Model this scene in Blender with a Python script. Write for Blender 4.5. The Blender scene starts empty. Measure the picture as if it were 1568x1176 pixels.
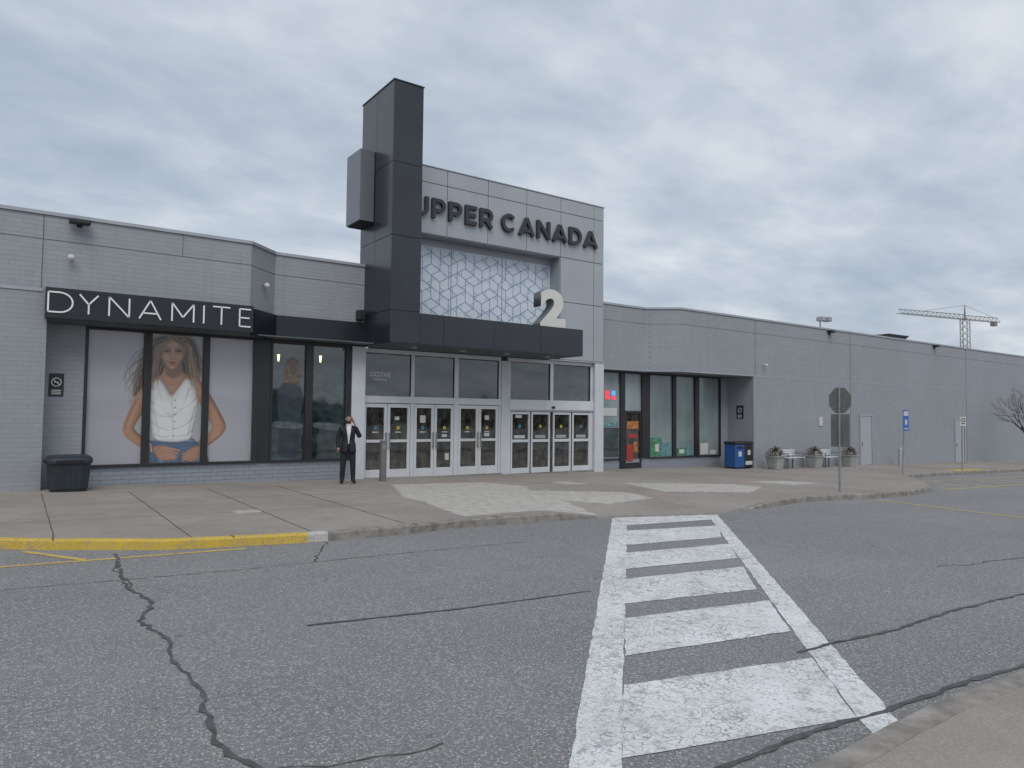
import bpy, bmesh, math, random
import numpy as np
from mathutils import Matrix, Vector
from mathutils.bvhtree import BVHTree
random.seed(7); np.random.seed(7)
scene=bpy.context.scene
COL=scene.collection

# ------------------------------------------------------------ node helpers
def newmat(name):
    m=bpy.data.materials.new(name); m.use_nodes=True
    nt=m.node_tree; b=nt.nodes.get('Principled BSDF')
    return m,nt,b
def N(nt,t,**kw):
    n=nt.nodes.new(t)
    for k,v in kw.items(): setattr(n,k,v)
    return n
def mixc(nt,fac,a,b,blend='MIX'):
    n=nt.nodes.new('ShaderNodeMix'); n.data_type='RGBA'; n.blend_type=blend
    for idx,v in ((0,fac),(6,a),(7,b)):
        if isinstance(v,(int,float)): n.inputs[idx].default_value=v
        elif isinstance(v,tuple): n.inputs[idx].default_value=(*v[:3],1)
        else: nt.links.new(v,n.inputs[idx])
    return n.outputs[2]
def math_(nt,op,a,b=None,clamp=False):
    n=nt.nodes.new('ShaderNodeMath'); n.operation=op; n.use_clamp=clamp
    for i,v in enumerate((a,b)):
        if v is None: continue
        if isinstance(v,(int,float)): n.inputs[i].default_value=v
        else: nt.links.new(v,n.inputs[i])
    return n.outputs[0]
def ocoord(nt): return N(nt,'ShaderNodeTexCoord').outputs['Object']
def noise(nt,vec,scale,detail=4,rough=.55,dist=0):
    n=N(nt,'ShaderNodeTexNoise'); n.inputs['Scale'].default_value=scale; n.inputs['Detail'].default_value=detail
    n.inputs['Roughness'].default_value=rough; n.inputs['Distortion'].default_value=dist
    if vec is not None: nt.links.new(vec,n.inputs['Vector'])
    return n.outputs['Fac']
def maprange(nt,v,a,b,c=0.,d=1.):
    n=N(nt,'ShaderNodeMapRange'); n.inputs[1].default_value=a;n.inputs[2].default_value=b;n.inputs[3].default_value=c;n.inputs[4].default_value=d
    nt.links.new(v,n.inputs[0]); return n.outputs[0]
def bump(nt,b,h,strength,dist=.01):
    n=N(nt,'ShaderNodeBump'); n.inputs['Strength'].default_value=strength; n.inputs['Distance'].default_value=dist
    nt.links.new(h,n.inputs['Height']); nt.links.new(n.outputs[0],b.inputs['Normal'])
def simple(name,color,rough=.6,var=.12,scale=3.,metal=0.,coat=0.,bmp=0.,spec=.5,stretch=None):
    m,nt,b=newmat(name)
    oc=ocoord(nt)
    if stretch:
        mp=N(nt,'ShaderNodeMapping'); mp.inputs['Scale'].default_value=stretch; nt.links.new(oc,mp.inputs[0]); oc=mp.outputs[0]
    n1=noise(nt,oc,scale,4,.6)
    f=maprange(nt,n1,.3,.7)
    lo=tuple(c*(1-var) for c in color); hi=tuple(min(1,c*(1+var)) for c in color)
    nt.links.new(mixc(nt,f,lo,hi),b.inputs['Base Color'])
    b.inputs['Roughness'].default_value=rough; b.inputs['Metallic'].default_value=metal
    b.inputs['Coat Weight'].default_value=coat; b.inputs['Coat Roughness'].default_value=.04
    b.inputs['Specular IOR Level'].default_value=spec
    if bmp: bump(nt,b,noise(nt,oc,scale*14,3),bmp,.004)
    return m
def emis(name,color,s):
    m,nt,b=newmat(name); b.inputs['Base Color'].default_value=(*color,1)
    b.inputs['Emission Color'].default_value=(*color,1); b.inputs['Emission Strength'].default_value=s
    return m

# ------------------------------------------------------------ materials
def mk_brick(name,color,bw=.42,bh=.1,strength=.5,mort=.84):
    m,nt,b=newmat(name); oc=ocoord(nt)
    s=N(nt,'ShaderNodeSeparateXYZ'); nt.links.new(oc,s.inputs[0])
    h=math_(nt,'ADD',s.outputs[0],s.outputs[1])
    c=N(nt,'ShaderNodeCombineXYZ'); nt.links.new(h,c.inputs[0]); nt.links.new(s.outputs[2],c.inputs[1])
    br=N(nt,'ShaderNodeTexBrick'); nt.links.new(c.outputs[0],br.inputs['Vector'])
    br.inputs['Scale'].default_value=1; br.inputs['Brick Width'].default_value=bw; br.inputs['Row Height'].default_value=bh
    br.inputs['Mortar Size'].default_value=.006; br.inputs['Mortar Smooth'].default_value=.4; br.inputs['Bias'].default_value=0
    br.inputs['Color1'].default_value=(*[x*.965 for x in color],1); br.inputs['Color2'].default_value=(*[x*1.03 for x in color],1)
    br.inputs['Mortar'].default_value=(*[x*mort for x in color],1)
    n1=noise(nt,oc,.35,4,.6); n2=noise(nt,oc,2.2,5,.7)
    mp=N(nt,'ShaderNodeMapping'); mp.inputs['Scale'].default_value=(3,3,.25); nt.links.new(oc,mp.inputs[0])
    n3=noise(nt,mp.outputs[0],1.5,5,.65)
    c1=mixc(nt,maprange(nt,n1,.35,.65,0,.4),br.outputs['Color'],tuple(x*.82 for x in color))
    c2=mixc(nt,maprange(nt,n3,.5,.8,0,.4),c1,tuple(x*.7 for x in color))
    c3=mixc(nt,maprange(nt,n2,.55,.8,0,.3),c2,tuple(min(1,x*1.2) for x in color))
    nt.links.new(c3,b.inputs['Base Color'])
    b.inputs['Roughness'].default_value=.62
    hh=math_(nt,'ADD',math_(nt,'MULTIPLY',br.outputs['Fac'],-1.0),math_(nt,'MULTIPLY',noise(nt,oc,25,2),.35))
    bump(nt,b,hh,strength,.008)
    return m
WALL=(.305,.322,.347)
M={}
M['brick']=mk_brick('painted_brick',WALL,strength=.45,mort=.8)
M['brick_base']=mk_brick('painted_brick_base',(.26,.285,.325),.3,.1,.8,.62)
M['trim']=simple('parapet_metal',(.37,.39,.42),.45,.08,2,metal=.2)
M['joint']=simple('joint_dark',(.09,.1,.11),.8,.1)
M['panel']=simple('grey_composite_panel',(.355,.375,.40),.38,.06,.8,coat=.15)
M['char']=simple('charcoal_panel',(.022,.026,.034),.33,.15,.9,coat=.25)
M['char2']=simple('fascia_black',(.012,.014,.02),.38,.15,1.2,coat=.12)
M['gap']=simple('gap_black',(.012,.012,.014),.8,.1)
M['white']=simple('white_aluminium',(.60,.62,.64),.4,.06,2)
M['whitecol']=simple('white_column',(.55,.57,.60),.5,.06,2)
M['dframe']=simple('dark_bronze_frame',(.022,.022,.024),.4,.15,2)
M['boxgrey']=simple('brushed_box',(.18,.19,.21),.35,.06,1.2,metal=.4)
M['letter']=simple('letter_dark',(.03,.034,.04),.4,.1,2)
M['lwhite']=simple('letter_white',(.8,.8,.8),.5,.02)
M['two']=simple('number_face',(.62,.62,.57),.5,.05)
M['twoside']=simple('number_return',(.17,.18,.19),.5,.05)
M['soffit']=simple('soffit',(.10,.11,.12),.6,.08)
M['lat_white']=simple('lattice_glass',(.62,.67,.74),.25,.05,1.5,coat=.4)
M['lat_blue']=simple('lattice_line',(.15,.25,.43),.5,.1)
M['black']=simple('black_plastic',(.02,.021,.022),.5,.15,6)
M['can']=simple('litter_bin_plastic',(.022,.03,.036),.45,.2,6,bmp=.2)
M['galv']=simple('galvanised_steel',(.3,.31,.31),.5,.15,6,metal=.5)
M['signback']=simple('aluminium_sign_back',(.17,.175,.165),.55,.15,5,metal=.2)
M['blue']=simple('sign_blue',(.03,.13,.45),.45,.08)
M['binblue']=simple('bin_blue',(.02,.085,.27),.45,.1)
M['red']=simple('poster_red',(.34,.04,.035),.5,.35,9)
M['orange']=simple('poster_orange',(.38,.15,.05),.5,.6,11)
M['green']=simple('poster_green',(.07,.22,.12),.5,.7,9)
M['teal']=simple('poster_teal',(.12,.26,.27),.5,.6,9)
M['yellow']=simple('sticker_yellow',(.50,.38,.06),.5,.05)
M['sblue']=simple('sticker_blue',(.06,.2,.34),.5,.05)
M['paper']=simple('paper_white',(.55,.55,.53),.6,.1,9)
M['greydoor']=simple('steel_door_paint',(.36,.38,.41),.5,.05)
M['pot']=simple('concrete_planter',(.33,.33,.32),.8,.2,7,bmp=.3)
M['bush']=simple('dry_shrub',(.075,.045,.025),.9,.5,12)
M['bench']=simple('bench_metal_white',(.55,.57,.59),.5,.08)
M['bark']=simple('bare_bark',(.075,.058,.055),.9,.3,12)
M['crane']=simple('crane_paint',(.24,.23,.2),.6,.1)
M['trees']=simple('distant_tree_mass',(.035,.035,.028),.95,.5,.3)
M['ltwin']=simple('covered_window',(.23,.28,.28),.12,.25,.8,coat=.6,stretch=(1,1,.35))
M['lamp']=emis('warm_lamp',(1,.72,.35),2.0)
M['ledr']=emis('led_red',(1,.05,.08),.8)
M['ledb']=emis('led_blue',(.1,.35,1),.8)
M['post']=simple('post_brown_grey',(.16,.15,.145),.5,.1,5)
M['roof']=simple('roof_membrane',(.2,.2,.2),.9,.15,1)

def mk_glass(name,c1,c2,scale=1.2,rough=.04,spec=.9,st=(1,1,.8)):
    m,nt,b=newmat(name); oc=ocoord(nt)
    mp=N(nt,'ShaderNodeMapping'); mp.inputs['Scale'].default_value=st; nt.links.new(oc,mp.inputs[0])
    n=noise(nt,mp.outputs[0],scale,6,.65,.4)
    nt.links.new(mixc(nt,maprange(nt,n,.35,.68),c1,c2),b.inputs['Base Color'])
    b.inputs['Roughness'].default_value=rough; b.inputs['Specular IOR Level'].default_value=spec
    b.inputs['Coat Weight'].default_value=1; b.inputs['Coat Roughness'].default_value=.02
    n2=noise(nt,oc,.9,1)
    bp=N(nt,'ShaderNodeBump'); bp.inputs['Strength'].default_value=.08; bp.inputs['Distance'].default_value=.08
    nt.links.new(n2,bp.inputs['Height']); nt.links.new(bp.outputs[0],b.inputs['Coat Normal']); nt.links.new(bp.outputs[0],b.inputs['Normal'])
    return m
M['glass']=mk_glass('door_glass',(.006,.007,.007),(.085,.08,.068),3.2,st=(1.8,1,1))  # lighter noise paints faint reflections and interior hints into the colour
M['glass_t']=mk_glass('transom_glass',(.015,.022,.024),(.055,.068,.072),1.3,st=(.6,1,2.4))  # teal tone of the reflections is put into the base colour
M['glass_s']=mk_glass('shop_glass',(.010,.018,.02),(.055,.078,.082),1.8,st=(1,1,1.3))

def mk_asphalt(name,base,tint=(1,1,1)):
    m,nt,b=newmat(name); oc=ocoord(nt)
    n0=noise(nt,oc,.13,3,.5); n1=noise(nt,oc,.9,5,.65); n2=noise(nt,oc,42,2,.7); n3=noise(nt,oc,105,1,.6)
    v=N(nt,'ShaderNodeTexVoronoi'); v.inputs['Scale'].default_value=58; nt.links.new(oc,v.inputs['Vector'])
    c0=tuple(base*t for t in tint)
    c=mixc(nt,maprange(nt,n0,.35,.65),tuple(x*.84 for x in c0),tuple(x*1.1 for x in c0))
    c=mixc(nt,maprange(nt,n1,.35,.7,0,.55),c,tuple(x*.78 for x in c0))
    # long drive-lane streaks
    mp=N(nt,'ShaderNodeMapping'); mp.inputs['Scale'].default_value=(.05,.6,1); nt.links.new(oc,mp.inputs[0])
    c=mixc(nt,maprange(nt,noise(nt,mp.outputs[0],1.0,4,.6),.5,.7,0,.4),c,tuple(x*.72 for x in c0))
    c=mixc(nt,maprange(nt,n2,.50,.66,0,.8),c,tuple(x*1.7 for x in c0))
    c=mixc(nt,maprange(nt,n3,.52,.66,0,.75),c,tuple(x*.4 for x in c0))
    sp=N(nt,'ShaderNodeSeparateColor'); nt.links.new(v.outputs['Color'],sp.inputs[0])
    sel=math_(nt,'MULTIPLY',math_(nt,'GREATER_THAN',sp.outputs[0],.82),maprange(nt,v.outputs['Distance'],.5,.3))
    c=mixc(nt,math_(nt,'MULTIPLY',sel,.7),c,(.52,.5,.47))
    sp2=maprange(nt,noise(nt,oc,4.5,2,.5),.72,.77,0,.5)
    c=mixc(nt,sp2,c,tuple(x*.4 for x in c0))
    nt.links.new(c,b.inputs['Base Color']); b.inputs['Roughness'].default_value=.88
    b.inputs['Specular IOR Level'].default_value=.3
    bump(nt,b,math_(nt,'ADD',n2,n3),.5,.006)
    return m
M['asphalt']=mk_asphalt('asphalt',.215,(1,.995,1.0))
M['crack']=simple('tar_crack',(.075,.075,.078),.75,.4,9)
M['crack_thin']=simple('open_crack',(.075,.07,.066),.9,.3,9)

def mk_paint(name,col,wear=.5,under=(.18,.18,.185)):
    m,nt,b=newmat(name); oc=ocoord(nt)
    v=N(nt,'ShaderNodeTexVoronoi',feature='DISTANCE_TO_EDGE'); v.inputs['Scale'].default_value=11
    va=N(nt,'ShaderNodeVectorMath',operation='ADD'); nz=N(nt,'ShaderNodeTexNoise'); nz.inputs['Scale'].default_value=6; nt.links.new(oc,nz.inputs['Vector'])
    sc=N(nt,'ShaderNodeVectorMath',operation='SCALE'); sc.inputs['Scale'].default_value=.3; nt.links.new(nz.outputs['Color'],sc.inputs[0])
    nt.links.new(oc,va.inputs[0]); nt.links.new(sc.outputs[0],va.inputs[1]); nt.links.new(va.outputs[0],v.inputs['Vector'])
    zone=maprange(nt,noise(nt,oc,.9,3),.34,.5)
    crk=math_(nt,'MULTIPLY',maprange(nt,v.outputs['Distance'],.055,.015),zone)
    pit=maprange(nt,noise(nt,oc,38,3,.75),.55,.65)
    pit2=math_(nt,'MULTIPLY',maprange(nt,noise(nt,oc,7,6,.8),.52,.66),wear)
    w=math_(nt,'MAXIMUM',math_(nt,'MAXIMUM',math_(nt,'MULTIPLY',crk,.8),math_(nt,'MULTIPLY',pit,.7)),pit2)
    dirt=mixc(nt,maprange(nt,noise(nt,oc,1.7,5,.7),.35,.7,0,.7),col,tuple(x*.72 for x in col))
    nt.links.new(mixc(nt,w,dirt,under),b.inputs['Base Color']); b.inputs['Roughness'].default_value=.7
    bump(nt,b,noise(nt,oc,60,2,.7),.5,.004)
    return m
M['wpaint']=mk_paint('white_road_paint',(.70,.71,.71),.85)
M['ypaint']=mk_paint('yellow_road_paint',(.60,.43,.09),1.0)
M['ycurb']=mk_paint('yellow_kerb_paint',(.62,.42,.045),.6,(.25,.23,.2))
M['kerb']=simple('kerb_concrete',(.23,.21,.19),.85,.4,5,bmp=.4)
M['wkerb']=mk_paint('white_kerb_paint',(.5,.49,.46),.8,(.25,.23,.2))

def mk_walk():
    m,nt,b=newmat('sidewalk_concrete'); oc=ocoord(nt)
    n0=noise(nt,oc,.35,4,.6); n1=noise(nt,oc,2.5,6,.7); n2=noise(nt,oc,60,2,.7)
    c=mixc(nt,maprange(nt,n0,.35,.65),(.235,.207,.184),(.315,.285,.258))
    c=mixc(nt,maprange(nt,n1,.4,.7,0,.6),c,(.2,.176,.156))
    # damp/stained areas
    c=mixc(nt,maprange(nt,noise(nt,oc,.6,5,.65,.5),.56,.66,0,.35),c,(.15,.135,.122))
    c=mixc(nt,maprange(nt,noise(nt,oc,7,2,.5),.70,.74,0,.5),c,(.1,.09,.08))
    c=mixc(nt,maprange(nt,n2,.5,.7,0,.55),c,(.42,.39,.36))
    at=N(nt,'ShaderNodeAttribute',attribute_name='patch')
    pn=math_(nt,'ADD',at.outputs['Fac'],math_(nt,'MULTIPLY',math_(nt,'SUBTRACT',noise(nt,oc,3.5,6,.7),.5),.9))
    pf=maprange(nt,pn,.45,.6)
    pc=mixc(nt,maprange(nt,noise(nt,oc,5,5,.7),.35,.7),(.52,.50,.46),(.33,.31,.285))
    c=mixc(nt,math_(nt,'MULTIPLY',pf,.85),c,pc)
    nt.links.new(c,b.inputs['Base Color']); b.inputs['Roughness'].default_value=.85
    bump(nt,b,n2,.35,.005)
    return m
M['walk']=mk_walk()

# ------------------------------------------------------------ geometry helpers
def empty(name,loc=(0,0,0)):
    e=bpy.data.objects.new(name,None); e.location=loc; COL.objects.link(e); e.empty_display_size=.2; return e
def meshobj(name,verts,faces,mats,parent=None,fm=None,smooth=False,bevel=0,loc=None,rot=None):
    me=bpy.data.meshes.new(name); me.from_pydata([tuple(v) for v in verts],[],faces); 
    for m in (mats if isinstance(mats,list) else [mats]): me.materials.append(m)
    if fm is not None:
        for p,i in zip(me.polygons,fm): p.material_index=i
    if smooth:
        for p in me.polygons: p.use_smooth=True
    me.update()
    o=bpy.data.objects.new(name,me); COL.objects.link(o)
    if parent: o.parent=parent
    if loc: o.location=loc
    if rot: o.rotation_euler=rot
    if bevel:
        md=o.modifiers.new('b','BEVEL'); md.width=bevel; md.segments=2; md.limit_method='ANGLE'
    return o
BF=[(0,3,2,1),(4,5,6,7),(0,1,5,4),(1,2,6,5),(2,3,7,6),(3,0,4,7)]
def bv(x0,x1,y0,y1,z0,z1): return [(x0,y0,z0),(x1,y0,z0),(x1,y1,z0),(x0,y1,z0),(x0,y0,z1),(x1,y0,z1),(x1,y1,z1),(x0,y1,z1)]
def box(name,x0,x1,y0,y1,z0,z1,mat,parent=None,bevel=0): return meshobj(name,bv(x0,x1,y0,y1,z0,z1),BF,mat,parent,bevel=bevel)
def boxes(name,lst,mat,parent=None,bevel=0):
    V=[];F=[]
    for b in lst:
        k=len(V); V+=bv(*b); F+=[tuple(i+k for i in f) for f in BF]
    return meshobj(name,V,F,mat,parent,bevel=bevel)
def prism(name,poly,z0,z1,mat,parent=None,bevel=0):
    n=len(poly); V=[(x,y,z0) for x,y in poly]+[(x,y,z1) for x,y in poly]
    F=[tuple(range(n-1,-1,-1)),tuple(range(n,2*n))]+[(i,(i+1)%n,n+(i+1)%n,n+i) for i in range(n)]
    return meshobj(name,V,F,mat,parent,bevel=bevel)
def tube_data(p0,p1,r0,r1,n=8):
    p0=Vector(p0);p1=Vector(p1); d=(p1-p0).normalized()
    a=d.cross(Vector((0,0,1)) if abs(d.z)<.9 else Vector((1,0,0))).normalized(); b=d.cross(a)
    V=[];F=[]
    for p,r in ((p0,r0),(p1,r1)):
        for i in range(n):
            t=2*math.pi*i/n; V.append(p+a*math.cos(t)*r+b*math.sin(t)*r)
    F=[(i,(i+1)%n,n+(i+1)%n,n+i) for i in range(n)]+[tuple(range(n-1,-1,-1)),tuple(range(n,2*n))]
    return V,F
def tubes(name,lst,mat,parent=None,n=8,smooth=False):
    V=[];F=[]
    for t in lst:
        v,f=tube_data(*t,n=n) if len(t)==4 else tube_data(*t[:4],n=t[4]); k=len(V); V+=v; F+=[tuple(i+k for i in q) for q in f]
    return meshobj(name,V,F,mat,parent,smooth=smooth)
def disc(name,cx,y,cz,r,mat,parent,n=20,th=.004):
    V=[(cx+r*math.cos(2*math.pi*i/n),y,cz+r*math.sin(2*math.pi*i/n)) for i in range(n)]
    V+=[(a,y+th,c) for a,_,c in V]
    return meshobj(name,V,[tuple(range(n)),tuple(range(2*n-1,n-1,-1))]+[(i,n+i,n+(i+1)%n,(i+1)%n) for i in range(n)],mat,parent)
def gz(x): return .18-.017*min(90,max(-40,x))        # road surface height (ground falls gently to the right)
def textmesh(name,body,x0,x1,y0,y1,z0,z1,mats,parent=None,offset=0.0,spacing=1.0,bev=0):
    cu=bpy.data.curves.new(name+'_c','FONT'); cu.body=body; cu.size=1; cu.extrude=.1; cu.offset=offset; cu.space_character=spacing
    tmp=bpy.data.objects.new('tmp',cu); COL.objects.link(tmp); bpy.context.view_layer.update()
    me=bpy.data.meshes.new_from_object(tmp.evaluated_get(bpy.context.evaluated_depsgraph_get()))
    bpy.data.objects.remove(tmp)
    xs=[v.co.x for v in me.vertices]; ys=[v.co.y for v in me.vertices]
    a,b,c,d=min(xs),max(xs),min(ys),max(ys)
    for v in me.vertices:
        v.co=Vector((x0+(v.co.x-a)/(b-a)*(x1-x0), y0 if v.co.z>0 else y1, z0+(v.co.y-c)/(d-c)*(z1-z0)))
    me.materials.clear()
    for m in mats: me.materials.append(m)
    me.update()
    for p in me.polygons: p.material_index=0 if (len(mats)==1 or abs(p.normal.y)>.9) else 1
    o=bpy.data.objects.new(name,me); COL.objects.link(o)
    if parent: o.parent=parent
    return o

# ------------------------------------------------------------ ground / road
xs=[-600,-40,90,600]
V=[];F=[]
for i,x in enumerate(xs):
    for y in (-500,600): V.append((x,y,gz(x)))
for i in range(3): F.append((2*i,2*i+2,2*i+3,2*i+1))
meshobj('road_ground',V,F,M['asphalt'])

CURB=[(-40,13.4),(-5,13.2),(-2,12.6),(-.03,11.43),(.55,11.03),(1.74,10.46),(3.62,10.1),(5.31,10.23),(6.25,10.38),(8.39,10.41),(9.65,10.24),(12.07,9.66),(14.77,10.06),(16.86,10.33),(18.99,10.0),(21.37,10.07),(23.37,10.5),(25.2,11.3),(27.06,12.63),(28.12,13.6),(31,13.95),(40.9,14.05),(90,14.1)]
cxs=[p[0] for p in CURB]; cys=[p[1] for p in CURB]
def cy(x): return float(np.interp(x,cxs,cys))+.03*math.sin(x*2.1)*(1 if -1<x<25 else 0)
def ss(a,b,x):
    t=min(1,max(0,(x-a)/(b-a))); return t*t*(3-2*t)
def rampx(x): return ss(8.3,9.7,x)*(1-ss(12.9,14.8,x))
def walkz(x,y):
    d=y-cy(x); r=rampx(x)*(1-ss(0,1.8,d))
    return gz(x)+.13*(1-r)+.008*r
PATCH=[[(8.1,16.75),(10.8,16.6),(11.2,15.1),(10.6,14.2),(11.6,13.6),(12.7,12.9),(12.3,11.6),(10.6,11.3),(9.9,12.1),(9.6,10.6),(8.2,10.9),(6.6,10.8),(7.0,12.8),(7.1,14.1),(7.6,15.4)],
 [(14.6,15.0),(17.6,13.6),(17.8,12.6),(15.9,11.6),(13.8,12.7)],[(3.2,13.1),(3.8,13.2),(3.75,12.8),(3.3,12.7)],[(12.6,16.0),(13.2,15.9),(13.4,15.0),(12.7,15.2)],[(19,14),(20.5,13.8),(21,12.8),(19.4,12.6)]]
def inpoly(P,x,y):
    x=np.asarray(x); y=np.asarray(y); r=np.zeros(x.shape,bool); n=len(P)
    for i in range(n):
        x1,y1=P[i]; x2,y2=P[(i+1)%n]
        if y1==y2: continue
        c=((y1>y)!=(y2>y))&(x<(x2-x1)*(y-y1)/(y2-y1)+x1); r^=c
    return r
stx=sorted(set([round(v,3) for v in list(np.arange(-40,-2,2))+list(np.arange(-2,25,.1))+list(np.arange(25,40,.5))+list(np.arange(40,91,5))]))
rows=[.15+i*.1 for i in range(75)]
V=[];F=[]
for x in stx:
    c=cy(x)
    for k in range(76):
        y=c+rows[k] if k<75 else 24.0
        V.append((x,y,walkz(x,min(y,c+8))))
nr=76
for i in range(len(stx)-1):
    for k in range(nr-1): F.append((i*nr+k,(i+1)*nr+k,(i+1)*nr+k+1,i*nr+k+1))
sw=meshobj('sidewalk',V,F,M['walk'])
A=np.array(V); pv=np.zeros(len(V))
for P in PATCH: pv=np.maximum(pv,inpoly(P,A[:,0],A[:,1]).astype(float))
at=sw.data.attributes.new('patch','FLOAT','POINT'); at.data.foreach_set('value',pv*1.0)
# kerb (yellow painted on the left)
V=[];F=[];FM=[]
kx=[x for x in stx if x<=90]
for x in kx:
    c=cy(x); z0=gz(x)-.05; zt=walkz(x,c); w=.006*math.sin(x*9)+.006*math.sin(x*23)+random.uniform(-.006,.006)
    V+=[(x,c+w,z0),(x,c+.012+w,zt-.02),(x,c+.03+w,zt+.002),(x,c+.155,zt+.003),(x,c+.155,z0)]
for i in range(len(kx)-1):
    for k in range(4):
        F.append((i*5+k,i*5+5+k,i*5+6+k,i*5+k+1)); x=kx[i]; FM.append(0 if x<3.55 else (1 if x<3.85 else 2))
meshobj('kerb',V,F,[M['ycurb'],M['wkerb'],M['kerb']],fm=FM)
V=[];F=[];FM=[]
nx=list(np.arange(-30,60.1,.25)); 
for x in nx:
    y=2.15+.03*math.sin(x*1.7)+random.uniform(-.008,.008); z=gz(x)
    V+=[(x,y,z-.05),(x,y-.015,z+.11),(x,y-.03,z+.128),(x,y-.16,z+.13),(x,y-.175,z+.118),(x,y-.19,z+.13),(x,-4,z+.13)]
for i in range(len(nx)-1):
    for k in range(6):
        F.append((i*7+k+1,i*7+8+k,i*7+7+k,i*7+k)); FM.append(0 if k<5 else 1)
meshobj('near_sidewalk',V,F,[M['kerb'],M['walk']],fm=FM)
def ribbon(name,pts,w,zf,off,mat,parent=None,jit=0,step=.15,wv=.3):
    P=[]
    for (a,b) in zip(pts[:-1],pts[1:]):
        L=math.dist(a,b); n=max(1,int(L/step))
        for i in range(n):
            t=i/n; P.append((a[0]+(b[0]-a[0])*t,a[1]+(b[1]-a[1])*t))
    P.append(pts[-1])
    if jit:
        P=[(x+random.uniform(-jit,jit),y+random.uniform(-jit,jit)) for x,y in P]
    V=[];F=[]
    for i,p in enumerate(P):
        a=P[max(0,i-1)]; b=P[min(len(P)-1,i+1)]; d=Vector((b[0]-a[0],b[1]-a[1])); d=d.normalized() if d.length>0 else Vector((1,0))
        n=Vector((-d.y,d.x)); ww=w*(1+random.uniform(-wv,wv))/2 if jit else w/2
        for s in (-1,1):
            x=p[0]+n.x*ww*s; y=p[1]+n.y*ww*s; V.append((x,y,zf(x,y)+off))
    for i in range(len(P)-1): F.append((2*i,2*i+1,2*i+3,2*i+2))
    return meshobj(name,V,F,mat,parent)
rz=lambda x,y: gz(x)
J=empty('sidewalk_joints')
for i,x in enumerate([-2.6,-1.05,.55,2.1,3.7,5.3,21,23.5,26,29,32,35,38]):
    ribbon('joint_%d'%i,[(x,cy(x)+.2),(x+.05,17.3)],.012,walkz,.005,M['crack_thin'],J,jit=.005,step=.3)
for i,(a,b,y) in enumerate([(-5,6.2,12.9),(-5,6.6,15.1),(18,40,14.9),(-5,7.0,16.9)]):
    ribbon('joint_x%d'%i,[(a,y),(b,y+.05)],.011,walkz,.007,M['crack_thin'],J,jit=.005,step=.3)
for i,x in enumerate([-.6,.53,2.6,5.4,7.1]):
    ribbon('kerb_joint_%d'%i,[(x,cy(x)-.004),(x,cy(x)+.16)],.02,lambda x,y:walkz(x,max(y,cy(x))),.008,M['crack_thin'],J)
K=empty('road_cracks')
def crk(name,pts,w,off=.006,mat='crack',jit=.05,step=.1): ribbon(name,pts,w,rz,off,M[mat],K,jit=jit,step=step,wv=.6)
crk('crack_a',[(1.17,10.4),(1.16,10.0),(1.09,9.2),(1.07,8.4),(1.2,7.6),(1.0,7.0),(1.1,6.3),(1.04,5.8),(1.1,5.2),(1.06,4.8),(1.0,4.2),(1.1,3.8),(1.3,3.2),(1.4,2.2)],.032,jit=.022,step=.07)
crk('crack_a2',[(1.17,10.0),(1.05,9.3),(1.12,8.7),(1.07,8.2)],.016,.0072,'crack_thin',.03)
crk('crack_b',[(-3,9.0),(-.01,8.85),(2.15,8.72),(4.3,8.78),(6.43,8.75)],.011,.005,'crack_thin',.012)
crk('crack_c',[(2.19,6.14),(3.6,5.95),(5.24,5.87)],.03,.006,'crack',.006)
crk('crack_d',[(5.29,3.43),(6.0,3.4),(6.69,3.34),(8,3.38),(9.52,3.30),(13,3.3)],.032,.0075,'crack',.014)
crk('crack_e',[(2.9,2.53),(3.5,2.49),(4.0,2.5),(4.82,2.41),(5.7,2.38),(6.59,2.29),(9,2.3)],.04,.0075,'crack',.015)
crk('crack_f',[(3.20,8.79),(3.5,9.4),(3.85,10.08)],.016,.007,'crack_thin',.03)
crk('crack_g',[(10.4,4.6),(10.94,4.41),(11.5,4.4),(12.26,4.24),(14,4.3)],.016,.005,'crack_thin',.04)
crk('crack_h',[(1.1,3.75),(1.61,3.59),(2.06,3.53)],.012,.005,'crack_thin',.03)
def flat(name,poly,off,mat,parent=None):
    return meshobj(name,[(x,y,gz(x)+off) for x,y in poly],[tuple(range(len(poly)))[::-1]],mat,parent)
def rough(poly):
    out=[]
    for i,(a,b) in enumerate(zip(poly,poly[1:]+poly[:1])):
        L=math.dist(a,b); n=max(1,int(L/.12)); nx_,ny_=-(b[1]-a[1])/L,(b[0]-a[0])/L
        for k in range(n):
            t=k/n; j=0 if k==0 else random.uniform(-.009,.009)
            out.append((a[0]+(b[0]-a[0])*t+nx_*j,a[1]+(b[1]-a[1])*t+ny_*j))
    return out
CW=empty('crosswalk_marking')
flat('edge_line_1',rough([(9.65,10.2),(9.17,9.31),(2.79,2.87),(2.36,2.44),(1.99,2.44)]),.004,M['wpaint'],CW)
flat('edge_line_2',rough([(12.07,9.63),(4.50,2.17),(4.30,2.28),(4.45,2.46),(11.30,9.15)]),.004,M['wpaint'],CW)
flat('bar_0',rough([(9.66,10.19),(12.05,9.63),(11.30,9.14),(9.18,9.31)]),.0052,M['wpaint'],CW)
for i,q in enumerate([[(8.70,8.87),(10.75,8.55),(9.67,7.62),(7.67,7.82)],[(7.20,7.35),(9.26,7.14),(8.35,6.31),(6.39,6.53)],[(5.99,6.12),(7.91,5.89),(6.94,4.99),(5.17,5.28)],[(4.79,4.89),(6.62,4.61),(5.80,3.82),(4.02,4.10)],[(3.57,3.65),(5.28,3.29),(4.45,2.46),(2.79,2.87)]]):
    flat('bar_%d'%(i+1),rough(q),.0052,M['wpaint'],CW)
YL=empty('yellow_road_lines')
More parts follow.
